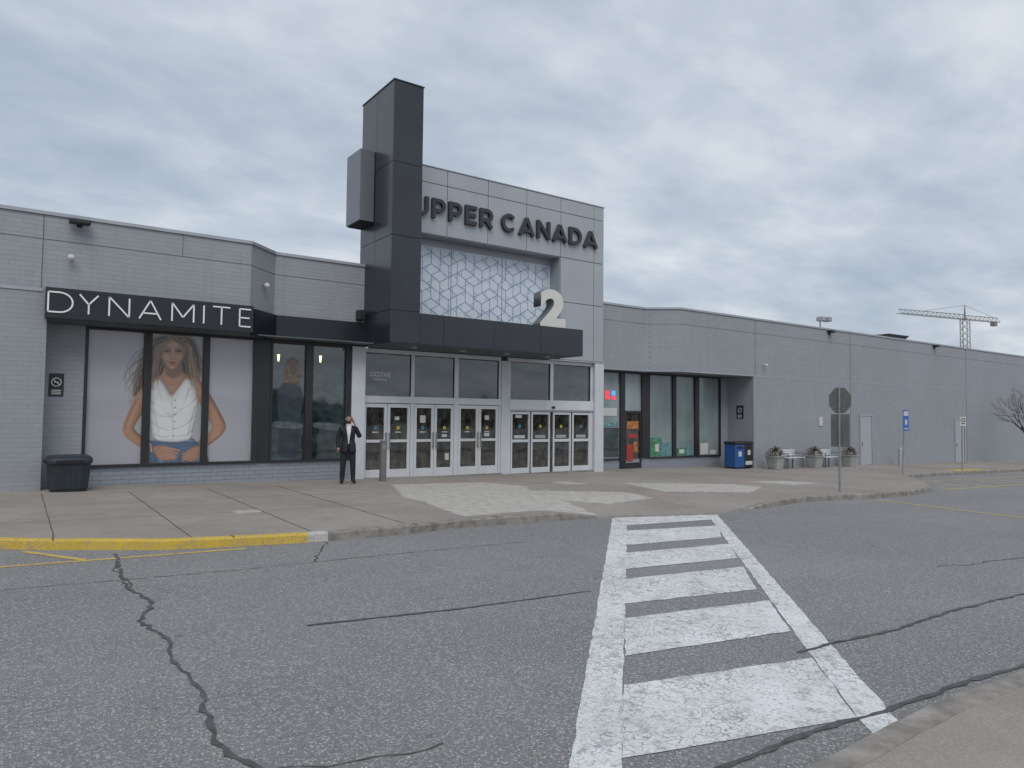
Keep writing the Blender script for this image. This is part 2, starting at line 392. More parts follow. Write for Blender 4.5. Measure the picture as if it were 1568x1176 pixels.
def yl(n,a,b,w=.11): ribbon(n,[a,b],w,rz,.004,M['ypaint'],YL)
yl('line_a',(-6,10.3),(2.7,10.06),.09); ribbon('line_b',[(.22,11.1),(.82,10.16)],.1,rz,.0052,M['ypaint'],YL)
yl('line_c',(18.75,9.8),(17.9,4.5),.13)
yl('line_d',(24.2,10.56),(40,10.3)); yl('line_e',(27.6,12.7),(45,12.1))
for i in range(9): ribbon('hatch_%d'%i,[(26.2+i*1.6,10.65),(27.6+i*1.6,12.4)],.1,rz,.0052,M['ypaint'],YL)
ribbon('ramp_paint',[(34.2,14.6),(37.5,14.6)],.7,walkz,.006,M['ypaint'],YL)

# ------------------------------------------------------------ building
B=empty('shopping_mall_building')
polyL=[(-40,17.95),(4.77,17.95),(5.6,18.76),(8.3,18.76),(8.3,30),(-40,30)]
prism('upper_wall_left',polyL,3.93,6.14,M['brick'],B)
def off_path(path,d):
    out=[]
    for i,p in enumerate(path):
        p=Vector(p); ns=[]
        if i>0: t=(p-Vector(path[i-1])).normalized(); ns.append(Vector((t.y,-t.x)))
        if i<len(path)-1: t=(Vector(path[i+1])-p).normalized(); ns.append(Vector((t.y,-t.x)))
        n=sum(ns,Vector((0,0))).normalized(); k=d/max(.3,n.dot(ns[0]))
        out.append((p.x+n.x*k,p.y+n.y*k))
    return out
def band(name,path,out,inn,z0,z1,mat):
    a=off_path(path,out); b=off_path(path,-inn); n=len(path); V=[];F=[]
    for (x,y),(u,v) in zip(a,b): V+=[(x,y,z0),(x,y,z1),(u,v,z1),(u,v,z0)]
    for i in range(n-1):
        for k in range(4): F.append((i*4+k,i*4+(k+1)%4,i*4+4+(k+1)%4,i*4+4+k)[::-1])
    F+=[(0,1,2,3),(4*n-1,4*n-2,4*n-3,4*n-4)]
    return meshobj(name,V,F,mat,B)
pathL=[(-40,17.95),(4.77,17.95),(5.6,18.76),(8.2,18.76)]
band('parapet_cap_left',pathL,.035,.3,6.145,6.22,M['trim'])
band('reveal_left',pathL,.004,.05,5.62,5.632,M['joint'])
box('lower_wall_left',-40,.6,17.95,19.2,-1,3.93,M['brick'],B)
box('ledge_left',-40,.5,17.93,17.949,4.50,4.56,M['trim'],B)
boxes('vertical_joints_left',[(.47,.485,17.944,17.949,4.58,6.14),(-5.3,-5.285,17.944,17.949,0,6.14),(3.2,3.21,17.944,17.949,5.64,6.14)],M['joint'],B)
box('recess_wall_left',.6,1.36,18.6,19.2,-.5,3.93,M['brick'],B)
box('brick_base_left',1.36,7.74,18.66,19.2,-.5,.70,M['brick_base'],B)
box('recess_soffit_left',.6,8.1,18.0,18.66,3.90,3.928,M['soffit'],B)
band('fascia_band',[(4.80,17.95),(5.6,18.76),(8.12,18.76)],.10,.0,3.88,4.54,M['char2'])
fr=[]
z0,z1=.70,3.90
for a,b in [(1.36,1.43),(2.56,2.73),(3.87,4.02),(5.08,5.2)]: fr.append((a,b,18.6,18.71,z0+.06,z1-.06))
fr+=[(1.36,5.2,18.598,18.712,z0,z0+.06),(1.36,5.2,18.598,18.712,z1-.06,z1)]
fr+=[(5.2,5.52,18.62,18.72,z0,z1)]
for a,b in [(5.52,5.57),(6.44,6.64),(7.56,7.64)]: fr.append((a,b,18.6,18.71,z0+.06,z1-.10))
fr+=[(5.52,7.64,18.598,18.712,z0,z0+.06),(5.52,7.64,18.598,18.712,z1-.10,z1)]
boxes('window_frames_left',fr,M['dframe'],B,.004)
box('shop_window_left',5.5,7.6,18.68,18.70,.72,3.85,M['glass_s'],B)
box('recess_filler_left',7.64,7.76,18.64,18.8,.7,3.9,M['dframe'],B)
E=M['white']; yd=18.95
box('column_left',7.74,8.14,18.60,19.0,0,3.86,M['whitecol'],B,.01)
box('column_mid',12.95,13.25,18.86,19.05,0,3.74,M['whitecol'],B,.01)
box('column_right',16.88,17.30,18.76,19.1,-.1,3.86,M['whitecol'],B,.01)
fr=[]
f0,f1=18.90,19.0
fr+=[(8.14,12.95,f0,f1,3.74,3.86),(13.25,16.88,f0,f1,3.74,3.86),(8.14,12.95,f0-.02,f1,2.30,2.50)]
for a,b in [(8.14,8.22),(9.72,9.83),(11.21,11.36),(12.87,12.95)]: fr+=[(a,b,f0,f1,2.5,3.74),(a,b,f0,f1,.05,2.3)]
fr+=[(13.25,16.88,f0-.06,f1,2.17,2.50),(13.25,16.88,f0,f1,2.12,2.17)]
for a,b in [(13.25,13.33),(14.98,15.11),(16.8,16.88)]: fr+=[(a,b,f0,f1,2.5,3.74)]
for a,b in [(13.25,13.34),(16.79,16.88)]: fr+=[(a,b,f0,f1,.0,2.12)]
boxes('entrance_frames',fr,E,B,.006)
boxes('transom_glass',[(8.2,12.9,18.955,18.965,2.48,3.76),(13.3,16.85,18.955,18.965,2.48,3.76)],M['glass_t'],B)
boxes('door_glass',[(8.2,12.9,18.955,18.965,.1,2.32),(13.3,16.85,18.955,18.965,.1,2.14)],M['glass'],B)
boxes('frame_gaskets',[(a,a+.012,18.93,18.954,2.5,3.74) for a in (8.222,9.706,9.832,11.196,11.362,12.856,13.332,14.966,15.112,16.786)]+[(8.22,12.87,18.93,18.954,3.725,3.739),(13.33,16.8,18.93,18.954,3.725,3.739)],M['gap'],B)
leafs=[]; handles=[]; gaps=[]
for a,b in [(8.23,9.71),(9.84,11.20),(11.37,12.86)]:
    m=(a+b)/2
    gaps.append((m-.006,m+.006,18.93,18.952,.12,2.28)); gaps.append((a-.008,a,18.93,18.952,.12,2.29)); gaps.append((b,b+.008,18.93,18.952,.12,2.29)); gaps.append((a,b,18.93,18.952,2.281,2.295))
    for l,r,s in ((a,m-.006,1),(m+.006,b,-1)):
        leafs+=[(l,l+.09,18.91,18.95,.12,2.28),(r-.09,r,18.91,18.95,.12,2.28),(l+.09,r-.09,18.912,18.948,2.17,2.28),(l+.09,r-.09,18.912,18.948,.12,.38),(l+.09,r-.09,18.912,18.948,1.16,1.24)]
        hx=(r-.05) if s==1 else (l+.05)
        handles.append((hx-.012,hx+.012,18.84,18.87,.95,1.45)); handles+= [(hx-.01,hx+.01,18.87,18.91,1.0,1.02),(hx-.01,hx+.01,18.87,18.91,1.38,1.40)]
for l,r in [(13.36,14.13),(14.19,14.98),(15.12,15.9),(15.97,16.78)]:
    leafs+=[(l,l+.06,18.90,18.95,.08,2.1),(r-.06,r,18.90,18.95,.08,2.1),(l+.06,r-.06,18.902,18.948,2.02,2.1),(l+.06,r-.06,18.902,18.948,.08,.26),(l+.06,r-.06,18.902,18.948,1.1,1.19)]
boxes('door_leaves',leafs,E,B,.004)
boxes('door_gaps',gaps,M['gap'],B)
boxes('door_handles',handles,M['galv'],B)
box('threshold_left',8.14,12.95,18.8,19.0,-.1,.13,M['kerb'],B); box('threshold_right',13.25,16.88,18.8,19.0,-.1,.09,M['kerb'],B)
st=empty('door_notices'); 
for i,x in enumerate([8.62,9.34,10.15,10.9,11.72,12.45]):
    disc('round_decal_%d'%i,x,18.946,1.58,.055,M['sblue'] if i in(0,2) else M['yellow'],st)
    box('white_strip_%d'%i,x-.09,x+.09,18.947,18.952,1.44,1.47,M['paper'],st)
for i,(x,z,w,h) in enumerate([(9.3,1.86,.14,.1),(10.15,1.84,.18,.22),(10.9,1.34,.18,.08),(12.45,1.36,.2,.1),(12.45,1.9,.16,.14),(13.7,1.95,.25,.1),(11.0,.7,.14,.2),(8.9,.8,.1,.12)]): box('notice_%d'%i,x-w/2,x+w/2,18.947,18.952,z-h/2,z+h/2,M['paper'],st)
for i,x in enumerate([13.74,14.6,15.5,16.4]):
    box('sign_strip_%d'%i,x-.22,x+.22,18.947,18.952,1.23,1.33,M['paper'] if i in(0,) else M['greydoor'],st)
    disc('round_decal_s%d'%i,x,18.946,1.62,.055,M['yellow'] if i in(1,2) else M['sblue'],st)
box('door_sensor',15.0,15.12,18.80,18.84,2.22,2.30,M['black'],st)
textmesh('window_lettering','L\'OCCITANE',8.42,9.06,18.945,18.953,3.06,3.2,[M['lwhite']],st)
textmesh('window_lettering_small','EN PROVENCE',8.55,8.95,18.945,18.953,2.95,3.01,[M['lwhite']],st)
# portal
boxes('portal_core',[(8.15,9.25,18.8,19.1,3.9,9.44),(9.25,15.26,18.8,21.0,7.42,9.44),(15.26,17.22,18.8,21.0,3.9,9.44),(9.25,15.26,19.4,21.0,3.9,7.42)],M['gap'],B)
pan=[]
xsP=[8.15,9.25,10.77,12.27,13.80,15.26,16.78,17.25]
g=.010
for a,b in zip(xsP[:-1],xsP[1:]):
    for c,d in ((7.42,8.98),(8.98,9.47)): pan.append((a+g,b-g,18.75,18.80,c+g,d-g))
for a,b in ((15.26,16.78),(16.78,17.25)):
    for c,d in ((3.9,5.89),(5.89,7.42)): pan.append((a+g,b-g,18.75,18.80,c+g,d-g))
boxes('portal_panels',pan,M['panel'],B,.004)
boxes('portal_returns',[(15.245,15.262,18.77,19.4,4.6,7.41),(9.25,15.24,18.77,19.4,7.405,7.418),(17.222,17.245,18.81,21.0,3.9,9.44)],M['panel'],B)
box('portal_cap',9.3,17.27,18.73,21.0,9.47,9.50,M['trim'],B)
box('portal_sill',14.85,17.25,18.75,18.9,3.86,3.898,M['panel'],B)
box('panel_header',9.25,15.24,19.27,19.39,7.2,7.40,M['panel'],B)
box('lattice_backing',9.25,15.24,19.3,19.39,4.6,7.2,M['lat_white'],B)
def seg(p,q,w,y): 
    p=Vector(p);q=Vector(q); d=(q-p).normalized(); n=Vector((-d.y,d.x))*w/2
    return [(p.x+n.x,y,p.y+n.y),(p.x-n.x,y,p.y-n.y),(q.x-n.x,y,q.y-n.y),(q.x+n.x,y,q.y+n.y)]
a=.36; dx=a*math.sqrt(3); V=[];F=[]
def clipok(p): return 9.3<p[0]<15.22 and 4.62<p[1]<7.19
def addseg(p,q,w,y):
    n=6
    for i in range(n):
        s=(p[0]+(q[0]-p[0])*i/n,p[1]+(q[1]-p[1])*i/n); t=(p[0]+(q[0]-p[0])*(i+1)/n,p[1]+(q[1]-p[1])*(i+1)/n)
        if clipok(s) and clipok(t):
            k=len(V); V.extend(seg(s,t,w,y)); F.append((k,k+1,k+2,k+3))
for r in range(-1,8):
    for c in range(-1,12):
        cx_=9.3+c*dx+(dx/2 if r%2 else 0); cz=4.5+r*a*1.5
        hexv=[(cx_+a*math.cos(math.radians(90+60*i)),cz+a*math.sin(math.radians(90+60*i))) for i in range(6)]
        for i in (0,1,2): addseg(hexv[i],hexv[i+1],.018,19.296)
        k0=(r+c)%2
        for i in range(3): addseg((cx_,cz),hexv[(2*i+k0)%6],.018,19.294)
        for i in range(3):
            p=hexv[(2*i+k0)%6]; q=hexv[(2*i+1+k0)%6]
            addseg(((cx_+p[0])/2,(cz+p[1])/2),((p[0]+q[0])/2,(p[1]+q[1])/2),.010,19.292)
            addseg(((cx_*1+p[0]*3)/4,(cz+3*p[1])/4),((p[0]*3+q[0])/4,(3*p[1]+q[1])/4),.008,19.2915)
meshobj('lattice_lines',V,F,M['lat_blue'],B)
boxes('lattice_mullions',[(11.25,11.27,19.28,19.299,4.6,7.2),(13.2,13.22,19.28,19.299,4.6,7.2)],M['trim'],B)
# tower
box('tower_core',8.15,8.97,17.1,19.12,3.95,10.9,M['gap'],B)
tp=[]
zsT=[3.88,4.74,6.75,8.73,10.93]
for c,d in zip(zsT[:-1],zsT[1:]):
    tp.append((8.12,9.0,17.05,17.1,c+g/2,d-g/2))
    for yy0,yy1 in ((17.103,18.1),(18.11,19.12)): tp.append((8.12,8.148,yy0,yy1,c+g/2,d-g/2)); tp.append((8.972,9.0,yy0,yy1,c+g/2,d-g/2))
boxes('tower_panels',tp,M['char'],B,.005)
box('tower_cap',8.1,9.02,17.03,19.14,10.93,10.96,M['char'],B)
box('canopy_core',9.0,14.78,17.1,18.74,3.92,4.68,M['gap'],B)
cp=[]
for a_,b_ in zip([9.003,9.74,11.42,13.12],[9.74,11.42,13.12,14.82]): cp.append((a_+g/2,b_-g/2,17.05,17.1,3.88,4.72))
cp.append((14.785,14.82,17.103,18.74,3.88,4.72))
boxes('canopy_fascia',cp,M['char'],B,.005)
box('canopy_soffit',8.16,14.78,17.1,18.9,3.88,3.915,M['soffit'],B)
box('canopy_top',9.0,14.8,17.1,18.74,4.685,4.71,M['char'],B)
tubes('canopy_downlights',[((x,y,3.86),(x,y,3.885),.09,.09) for x,y in [(x,17.95) for x in (9.3,10.9,12.5,14.1)]],M['paper'],B,16)
boxes('tower_light_box',[(7.68,8.11,18.2,19.15,7.31,9.31)],M['boxgrey'],B,.012)
box('tower_light_box_base',7.72,8.115,18.24,19.1,7.28,7.309,M['gap'],B)
# right wing
polyR=[(17.26,19.3),(19.95,19.3),(20.97,18.45),(90,18.45),(90,32),(17.26,32)]
prism('upper_wall_right',polyR,3.72,6.12,M['brick'],B)
pathR=[(17.26,19.3),(19.95,19.3),(20.97,18.45),(90,18.45)]
band('parapet_cap_right',pathR,.035,.3,6.125,6.2,M['trim'])
band('reveal_right',pathR,.004,.05,5.55,5.562,M['joint'])
band('drip_edge_right',pathR,.006,.05,3.722,3.76,M['trim'])
box('lower_wall_right',25.5,90,18.45,19.8,-2.5,3.72,M['brick'],B)
boxes('vertical_joints_right',[(x,x+.015,18.442,18.448,-1,6.12) for x in (33.0,45.5,56,67)]+[(25.6,25.612,18.442,18.448,3.77,6.12)],M['joint'],B)
box('recess_wall_right',24.96,25.5,19.78,20.3,-1,3.72,M['brick'],B)
box('brick_base_right',17.3,24.96,19.76,20.3,-1,.34,M['brick_base'],B)
box('recess_soffit_right',17.26,25.5,19.32,19.9,3.69,3.718,M['soffit'],B) 
box('right_wing_side',17.26,17.29,19.11,19.9,-.5,3.7,M['whitecol'],B)
fr=[]
z0,z1=.34,3.69
for a_,b_ in [(18.0,18.12),(19.04,19.28),(20.2,20.64),(21.96,22.16),(23.31,23.56),(24.88,24.96)]: fr.append((a_,b_,19.7,19.82,z0+.05,z1-.05) if a_!=19.04 else (a_,b_,19.7,19.82,-.05,z1-.05))
fr+=[(18.0,24.96,19.698,19.822,z1-.05,z1),(18.0,19.04,19.698,19.822,z0,z0+.05),(20.64,24.96,19.698,19.822,z0,z0+.05)]
boxes('window_frames_right',fr,M['dframe'],B,.004)
box('white_pier_right',17.3,18.0,19.68,19.82,-.1,3.69,M['whitecol'],B)
boxes('covered_windows_right',[(18.1,19.06,19.78,19.8,.38,3.66),(19.26,20.22,19.78,19.8,2.2,3.66),(20.6,24.9,19.78,19.8,.38,3.66)],M['ltwin'],B)
box('shop_door_right',19.26,20.22,19.77,19.8,-.02,2.1,M['glass'],B)
boxes('shop_door_frame',[(19.28,19.36,19.73,19.77,0,2.1),(20.12,20.2,19.73,19.77,0,2.1),(19.28,20.2,19.73,19.77,2.1,2.2),(19.36,20.12,19.73,19.77,0,.2)],M['dframe'],B)
SP=empty('shop_window_posters')
boxes('red_panels',[(19.42,19.75,19.755,19.762,.25,.9),(19.5,20.0,19.755,19.762,1.15,1.32)],M['red'],SP)
boxes('orange_panels',[(19.42,20.05,19.755,19.762,1.5,1.8),(19.78,20.0,19.755,19.762,.6,1.0)],M['orange'],SP)
boxes('green_panels',[(20.74,21.35,19.765,19.772,.42,1.15),(22.25,22.8,19.765,19.772,.42,.72)],M['green'],SP)
boxes('teal_panels',[(21.38,21.9,19.765,19.772,.42,.95),(22.82,23.2,19.765,19.772,.42,.8),(18.2,18.95,19.765,19.772,1.6,1.75)],M['teal'],SP)
boxes('white_panels',[(22.4,22.7,19.76,19.764,.5,.66),(23.7,24.2,19.765,19.772,.42,.9),(18.2,18.9,19.765,19.772,2.0,2.3),(21.0,21.2,19.76,19.764,.6,.9),(24.3,24.7,19.765,19.772,.42,.6)],M['paper'],SP)
boxes('led_red',[(18.3,18.5,19.76,19.765,2.62,2.95),(18.62,18.82,19.76,19.765,2.62,2.75)],M['ledr'],SP)
boxes('led_blue',[(18.62,18.82,19.76,19.765,2.78,2.95)],M['ledb'],SP)
box('shelf_dark',18.15,19.0,19.765,19.772,.45,1.55,M['glass_s'],SP)
for i,(a_,b_,zt) in enumerate([(33.87,34.9,2.13),(44.0,45.1,1.98),(54.5,55.6,1.8)]):
    zb=gz(a_)+.13
    box('service_door_%d'%i,a_,b_,18.42,18.449,zb,zt,M['greydoor'],B,.004)
    boxes('service_door_frame_%d'%i,[(a_-.08,a_,18.40,18.449,zb,zt+.08),(b_,b_+.08,18.40,18.449,zb,zt+.08),(a_,b_,18.40,18.449,zt+.003,zt+.08)],M['trim'],B)
    boxes('door_reveal_%d'%i,[(a_,a_+.02,18.41,18.42,zb,zt),(b_-.02,b_,18.41,18.42,zb,zt)],M['joint'],B)
    box('door_knob_%d'%i,a_+.08,a_+.13,18.38,18.42,zb+.95,zb+1.1,M['galv'],B)
box('wall_conduit',30.3,30.55,18.40,18.449,1.65,2.05,M['paper'],B)

R1=empty('roof_flood_light')
tubes('mast',[((30.9,18.7,6.2),(30.9,18.7,6.62),.03,.03),((30.7,18.6,6.55),(31.15,18.6,6.6),.02,.02)],M['galv'],R1)
boxes('heads',[(30.55,30.8,18.35,18.7,6.5,6.72),(31.05,31.35,18.35,18.7,6.52,6.74)],M['trim'],R1,.04)
R2=empty('roof_vent_hood')
meshobj('hood',[(35.9,18.8,6.2),(39.0,18.8,6.2),(39.0,20.2,6.2),(35.9,20.2,6.2),(37.2,18.7,6.44),(39.4,18.7,6.46),(39.4,20.2,6.46),(37.2,20.2,6.44)],BF,M['black'],R2)
for i,x in enumerate((31.2,41.6)):
    e=empty('wall_flood_light'); box('housing',x-.15,x+.15,18.2,18.44,5.98,6.1,M['black'],e,.02); box('bracket',x-.04,x+.04,18.38,18.449,5.9,5.98,M['black'],e)
e=empty('wall_flood_light'); box('housing',.92,1.32,17.66,17.88,6.0,6.1,M['black'],e,.02); box('bracket',1.07,1.17,17.88,17.949,5.97,6.08,M['black'],e)
def dome_cam(x,y,z):
    e=empty('security_camera'); tubes('arm',[((x,y,z),(x,y-.14,z),.035,.03)],M['paper'],e)
    bm=bmesh.new(); bmesh.ops.create_uvsphere(bm,u_segments=12,v_segments=8,radius=.07); me=bpy.data.meshes.new('dome'); bm.to_mesh(me); bm.free(); me.materials.append(M['paper'])
    o=bpy.data.objects.new('dome',me); o.location=(x,y-.17,z-.04); o.parent=e; COL.objects.link(o)
dome_cam(.98,17.95,5.3); dome_cam(26.15,18.45,4.25); dome_cam(5.25,18.4,5.25)
e=empty('wall_speaker'); box('cabinet',7.86,8.06,18.5,18.74,4.6,4.88,M['black'],e,.02); box('bracket',7.93,7.99,18.74,18.759,4.66,4.8,M['black'],e)
e=empty('roof_skylight')
meshobj('glass_pyramid',[(4.6,24,6.2),(6.6,24,6.2),(6.6,26,6.2),(4.6,26,6.2),(5.6,25,7.35)],[(0,1,4),(1,2,4),(2,3,4),(3,0,4),(3,2,1,0)],M['ltwin'],e)

# ------------------------------------------------------------ signs on building
S=empty('store_name_sign')
box('sign_box',.55,4.80,17.72,17.93,3.93,4.58,M['char2'],S,.006)
Z0,Z1=4.06,4.48
def strokes(segs,w=.032):
    V=[];F=[]
    for p,q in segs:
        k=len(V); q4=seg(p,q,w,17.700); V.extend(q4); V.extend([(a,17.72,c) for a,_,c in q4])
        F.extend([(k,k+1,k+2,k+3),(k+4,k+7,k+6,k+5),(k,k+4,k+5,k+1),(k+1,k+5,k+6,k+2),(k+2,k+6,k+7,k+3),(k+3,k+7,k+4,k)])
    return V,F
L=[]
zm=(Z0+Z1)/2; hh=(Z1-Z0)/2
L+=[((.60,Z0),(.60,Z1)),((.60,Z1),(.80,Z1)),((.60,Z0),(.80,Z0))]
arc=[(.80+.24*math.sin(math.pi*i/12),zm+hh*math.cos(math.pi*i/12)) for i in range(13)]; L+=list(zip(arc[:-1],arc[1:]))
L+=[((1.16,Z1),(1.335,zm)),((1.51,Z1),(1.335,zm)),((1.335,zm),(1.335,Z0))]
L+=[((1.72,Z0),(1.72,Z1)),((1.72,Z1),(2.11,Z0)),((2.11,Z0),(2.11,Z1))]
L+=[((2.31,Z0),(2.53,Z1)),((2.53,Z1),(2.75,Z0)),((2.39,Z0+.13),(2.67,Z0+.13))]
L+=[((2.98,Z0),(2.98,Z1)),((2.98,Z1),(3.21,Z0+.1)),((3.21,Z0+.1),(3.44,Z1)),((3.44,Z1),(3.44,Z0))]
L+=[((3.66,Z0),(3.66,Z1))]
L+=[((3.86,Z1),(4.25,Z1)),((4.055,Z1),(4.055,Z0))]
L+=[((4.47,Z0),(4.47,Z1)),((4.47,Z1),(4.73,Z1)),((4.47,Z0),(4.73,Z0)),((4.47,zm),(4.70,zm))]
V,F=strokes(L); meshobj('letters',V,F,M['lwhite'],S)
S=empty('entrance_name_sign')
GV=[];GF=[];lay=[0]
def strip(pts,w,y0,y1):
    P=[Vector(p) for p in pts]; n=len(P); k=len(GV); off=(lay[0]%7)*.0008; lay[0]+=1
    for i in range(n):
        ns=[]
        if i>0: t=(P[i]-P[i-1]).normalized(); ns.append(Vector((-t.y,t.x)))
        if i<n-1: t=(P[i+1]-P[i]).normalized(); ns.append(Vector((-t.y,t.x)))
        m=sum(ns,Vector((0,0))).normalized(); d=w/2/max(.35,m.dot(ns[0]))
        a_=P[i]+m*d; b_=P[i]-m*d
        GV.extend([(a_.x,y0-off,a_.y),(b_.x,y0-off,b_.y),(b_.x,y1,b_.y),(a_.x,y1,a_.y)])
    for i in range(n-1):
        for j in range(4): GF.append((k+i*4+j,k+i*4+4+j,k+i*4+4+(j+1)%4,k+i*4+(j+1)%4))
    GF.append((k,k+1,k+2,k+3)); GF.append((k+4*n-1,k+4*n-2,k+4*n-3,k+4*n-4))
def glyph(ch,x,w,zb,h,t):
    r=t/2; l=x+r; R_=x+w-r; b=zb+r; tp_=zb+h-r
    def arc(cx_,cz,rx,rz_,a0,a1,n=10): return [(cx_+rx*math.cos(math.radians(a0+(a1-a0)*i/n)),cz+rz_*math.sin(math.radians(a0+(a1-a0)*i/n))) for i in range(n+1)]
    S_=lambda *p: strip(p,t,18.64,18.745)
    if ch=='U': S_((l,zb+h),(l,zb+h*.42),*arc((l+R_)/2,zb+h*.42,(R_-l)/2,h*.42-r,180,360)[1:-1],(R_,zb+h*.42),(R_,zb+h))
    elif ch in 'PR':
        zm_=zb+h*.40; cz=(tp_+zm_)/2; rz_=(tp_-zm_)/2; cx_=R_-rz_
        S_((l,zb),(l,zb+h)); S_((l+r,tp_),(cx_,tp_),*arc(cx_,cz,rz_,rz_,90,-90)[1:-1],(cx_,zm_),(l+r,zm_))
        if ch=='R': S_((cx_-.02,zm_-r*.5),(R_+r*.3,zb))
    elif ch=='E': S_((l,zb),(l,zb+h)); S_((l+r,tp_),(x+w,tp_)); S_((l+r,b),(x+w,b)); S_((l+r,zb+h/2),(x+w*.92,zb+h/2))
    elif ch=='C': S_(*arc(x+w/2,zb+h/2,w/2-r,h/2-r,42,318,20))
    elif ch=='A': S_((x+r*.6,zb),(x+w/2,zb+h-r*.4)); S_((x+w-r*.6,zb),(x+w/2,zb+h-r*.4)); S_((x+w*.24,zb+h*.27),(x+w*.76,zb+h*.27))
    elif ch=='N': S_((l,zb),(l,zb+h)); S_((R_,zb),(R_,zb+h)); S_((l,zb+h-r*.6),(R_,zb+r*.6))
    elif ch=='D': S_((l,zb),(l,zb+h)); S_((l+r,tp_),(x+w*.42,tp_),*arc(x+w*.42,zb+h/2,w*.58-r,h/2-r,90,-90,14)[1:-1],(x+w*.42,b),(l+r,b))
WD={'U':.82,'P':.78,'E':.7,'R':.82,'C':.98,'A':1.02,'N':.92,'D':.92}
H_=.60; x=10.2; seq='PPER CANADA'
tot=sum(WD[c]*H_ for c in seq if c!=' '); gp=(6.66-tot-.22)/9
glyph('U',10.2-gp-WD['U']*H_,WD['U']*H_,7.91,H_,.115)
for c in seq:
    if c==' ': x+=.22; continue
    glyph(c,x,WD[c]*H_,7.91,H_,.115); x+=WD[c]*H_+gp
meshobj('letters',GV,GF,M['letter'],S)
S=empty('entrance_number_sign')
textmesh('numeral','2',13.15,14.15,17.12,17.5,4.72,5.89,[M['two'],M['twoside']],S,offset=.05)
e=empty('no_smoking_sign')
x0,x1,y,z0,z1=.70,.98,18.6,2.3,2.8
box('plate',x0,x1,y-.02,y,z0,z1,M['black'],e,.003); cx_,cz,r=(x0+x1)/2,z1-(z1-z0)*.38,(x1-x0)*.32
pts=[(cx_+r*math.cos(i*math.pi/8),cz+r*math.sin(i*math.pi/8)) for i in range(17)]
V=[];F=[]
for p,q in list(zip(pts[:-1],pts[1:]))+[((cx_-r*.7,cz+r*.7),(cx_+r*.7,cz-r*.7)),((cx_-r*.5,cz),(cx_+r*.5,cz))]+[((x0+.05,z0+.05+k*.04),(x1-.05,z0+.05+k*.04)) for k in range(3)]:
    k=len(V); V.extend(seg(p,q,.014,y-.023)); F.append((k,k+1,k+2,k+3))
meshobj('symbol',V,F,M['lwhite'],e)
e=empty('no_smoking_sign.001')
box('plate',25.478,25.498,18.95,19.3,1.95,2.5,M['black'],e,.003)
V=[];F=[]
pts=[(19.125+.1*math.cos(i*math.pi/8),2.3+.1*math.sin(i*math.pi/8)) for i in range(17)]
for p,q in list(zip(pts[:-1],pts[1:]))+[((19.06,2.36),(19.19,2.23))]+[((19.02,2.0+k*.045),(19.24,2.0+k*.045)) for k in range(3)]:
    k=len(V); V.extend([(25.475,a_,c_) for a_,_,c_ in seg(p,q,.016,0)]); F.append((k,k+1,k+2,k+3))
meshobj('symbol',V,F,M['lwhite'],e)

# ------------------------------------------------------------ window poster (flat printed picture on fine colour grid)
U0,U1,W0,W1=1.40,5.14,.74,3.86
nu,nv=380,317
ug=np.linspace(U0,U1,nu); vg=np.linspace(W0,W1,nv)
UU,VV=np.meshgrid(ug,vg)
img=np.zeros((nv,nu,3)); 
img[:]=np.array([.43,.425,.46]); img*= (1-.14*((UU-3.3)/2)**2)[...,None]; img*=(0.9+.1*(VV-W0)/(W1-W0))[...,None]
ax=[133,178,222,268,313,352,390]; aX=[1.38,1.96,2.56,3.2,3.87,4.48,5.12]
def art(px,py):
    X=np.interp(px,ax,aX); top=503+(px-133)*.0623
    return (float(X),.75+(711-py)/(711-top)*3.1)
def segd(p,q):
    ex,ey=q[0]-p[0],q[1]-p[1]; L2=ex*ex+ey*ey+1e-9
    t=np.clip(((UU-p[0])*ex+(VV-p[1])*ey)/L2,0,1)
    return np.hypot(UU-p[0]-t*ex,VV-p[1]-t*ey),t
def blend(a_,col):
    global img
    img=img*(1-a_[...,None])+(np.array(col) if isinstance(col,tuple) else col)*a_[...,None]
def smoothpoly(P,it=2):
    for _ in range(it):
        Q=[]
        for i in range(len(P)):
            a_=P[i];b_=P[(i+1)%len(P)]
            Q+=[(a_[0]*.8+b_[0]*.2,a_[1]*.8+b_[1]*.2),(a_[0]*.2+b_[0]*.8,a_[1]*.2+b_[1]*.8)]
        P=Q
    return P
def poly(pts,col,soft=.012,shade=None,sw_=.09,light=0.):
    P=smoothpoly([art(*p) for p in pts]); ins=inpoly(P,UU,VV); D=np.full(UU.shape,9.)
    for i in range(len(P)): D=np.minimum(D,segd(P[i],P[(i+1)%len(P)])[0])
    sd=np.where(ins,D,-D); a_=np.clip(sd/soft*.5+.5,0,1)
    c=np.ones(UU.shape+(3,))*np.array(col)
    if shade:
        gy,gx=np.gradient(sd,vg,ug)            # form modelling of the printed figure
        e=np.exp(-np.maximum(sd,0)/sw_)
        c=c*(1-e*(shade*.55+shade*.6*np.clip(-gx*.8+gy*-.3+.1,-.6,1)))[...,None]
        c=c*(1+light*(1-e))[...,None]
    blend(a_,c); return a_
def stroke(pts,w0,w1,col,alpha=1.,soft=.012,mask=None):
    P=[art(*p) for p in pts]; n=len(P)-1; acc=np.zeros(UU.shape)
    for i in range(n):
        d,t=segd(P[i],P[i+1]); w=(w0+(w1-w0)*(i+t)/n)
        acc=np.maximum(acc,np.clip((w-d)/soft+.5,0,1))
    if mask is not None: acc=acc*mask
    blend(acc*alpha,col)
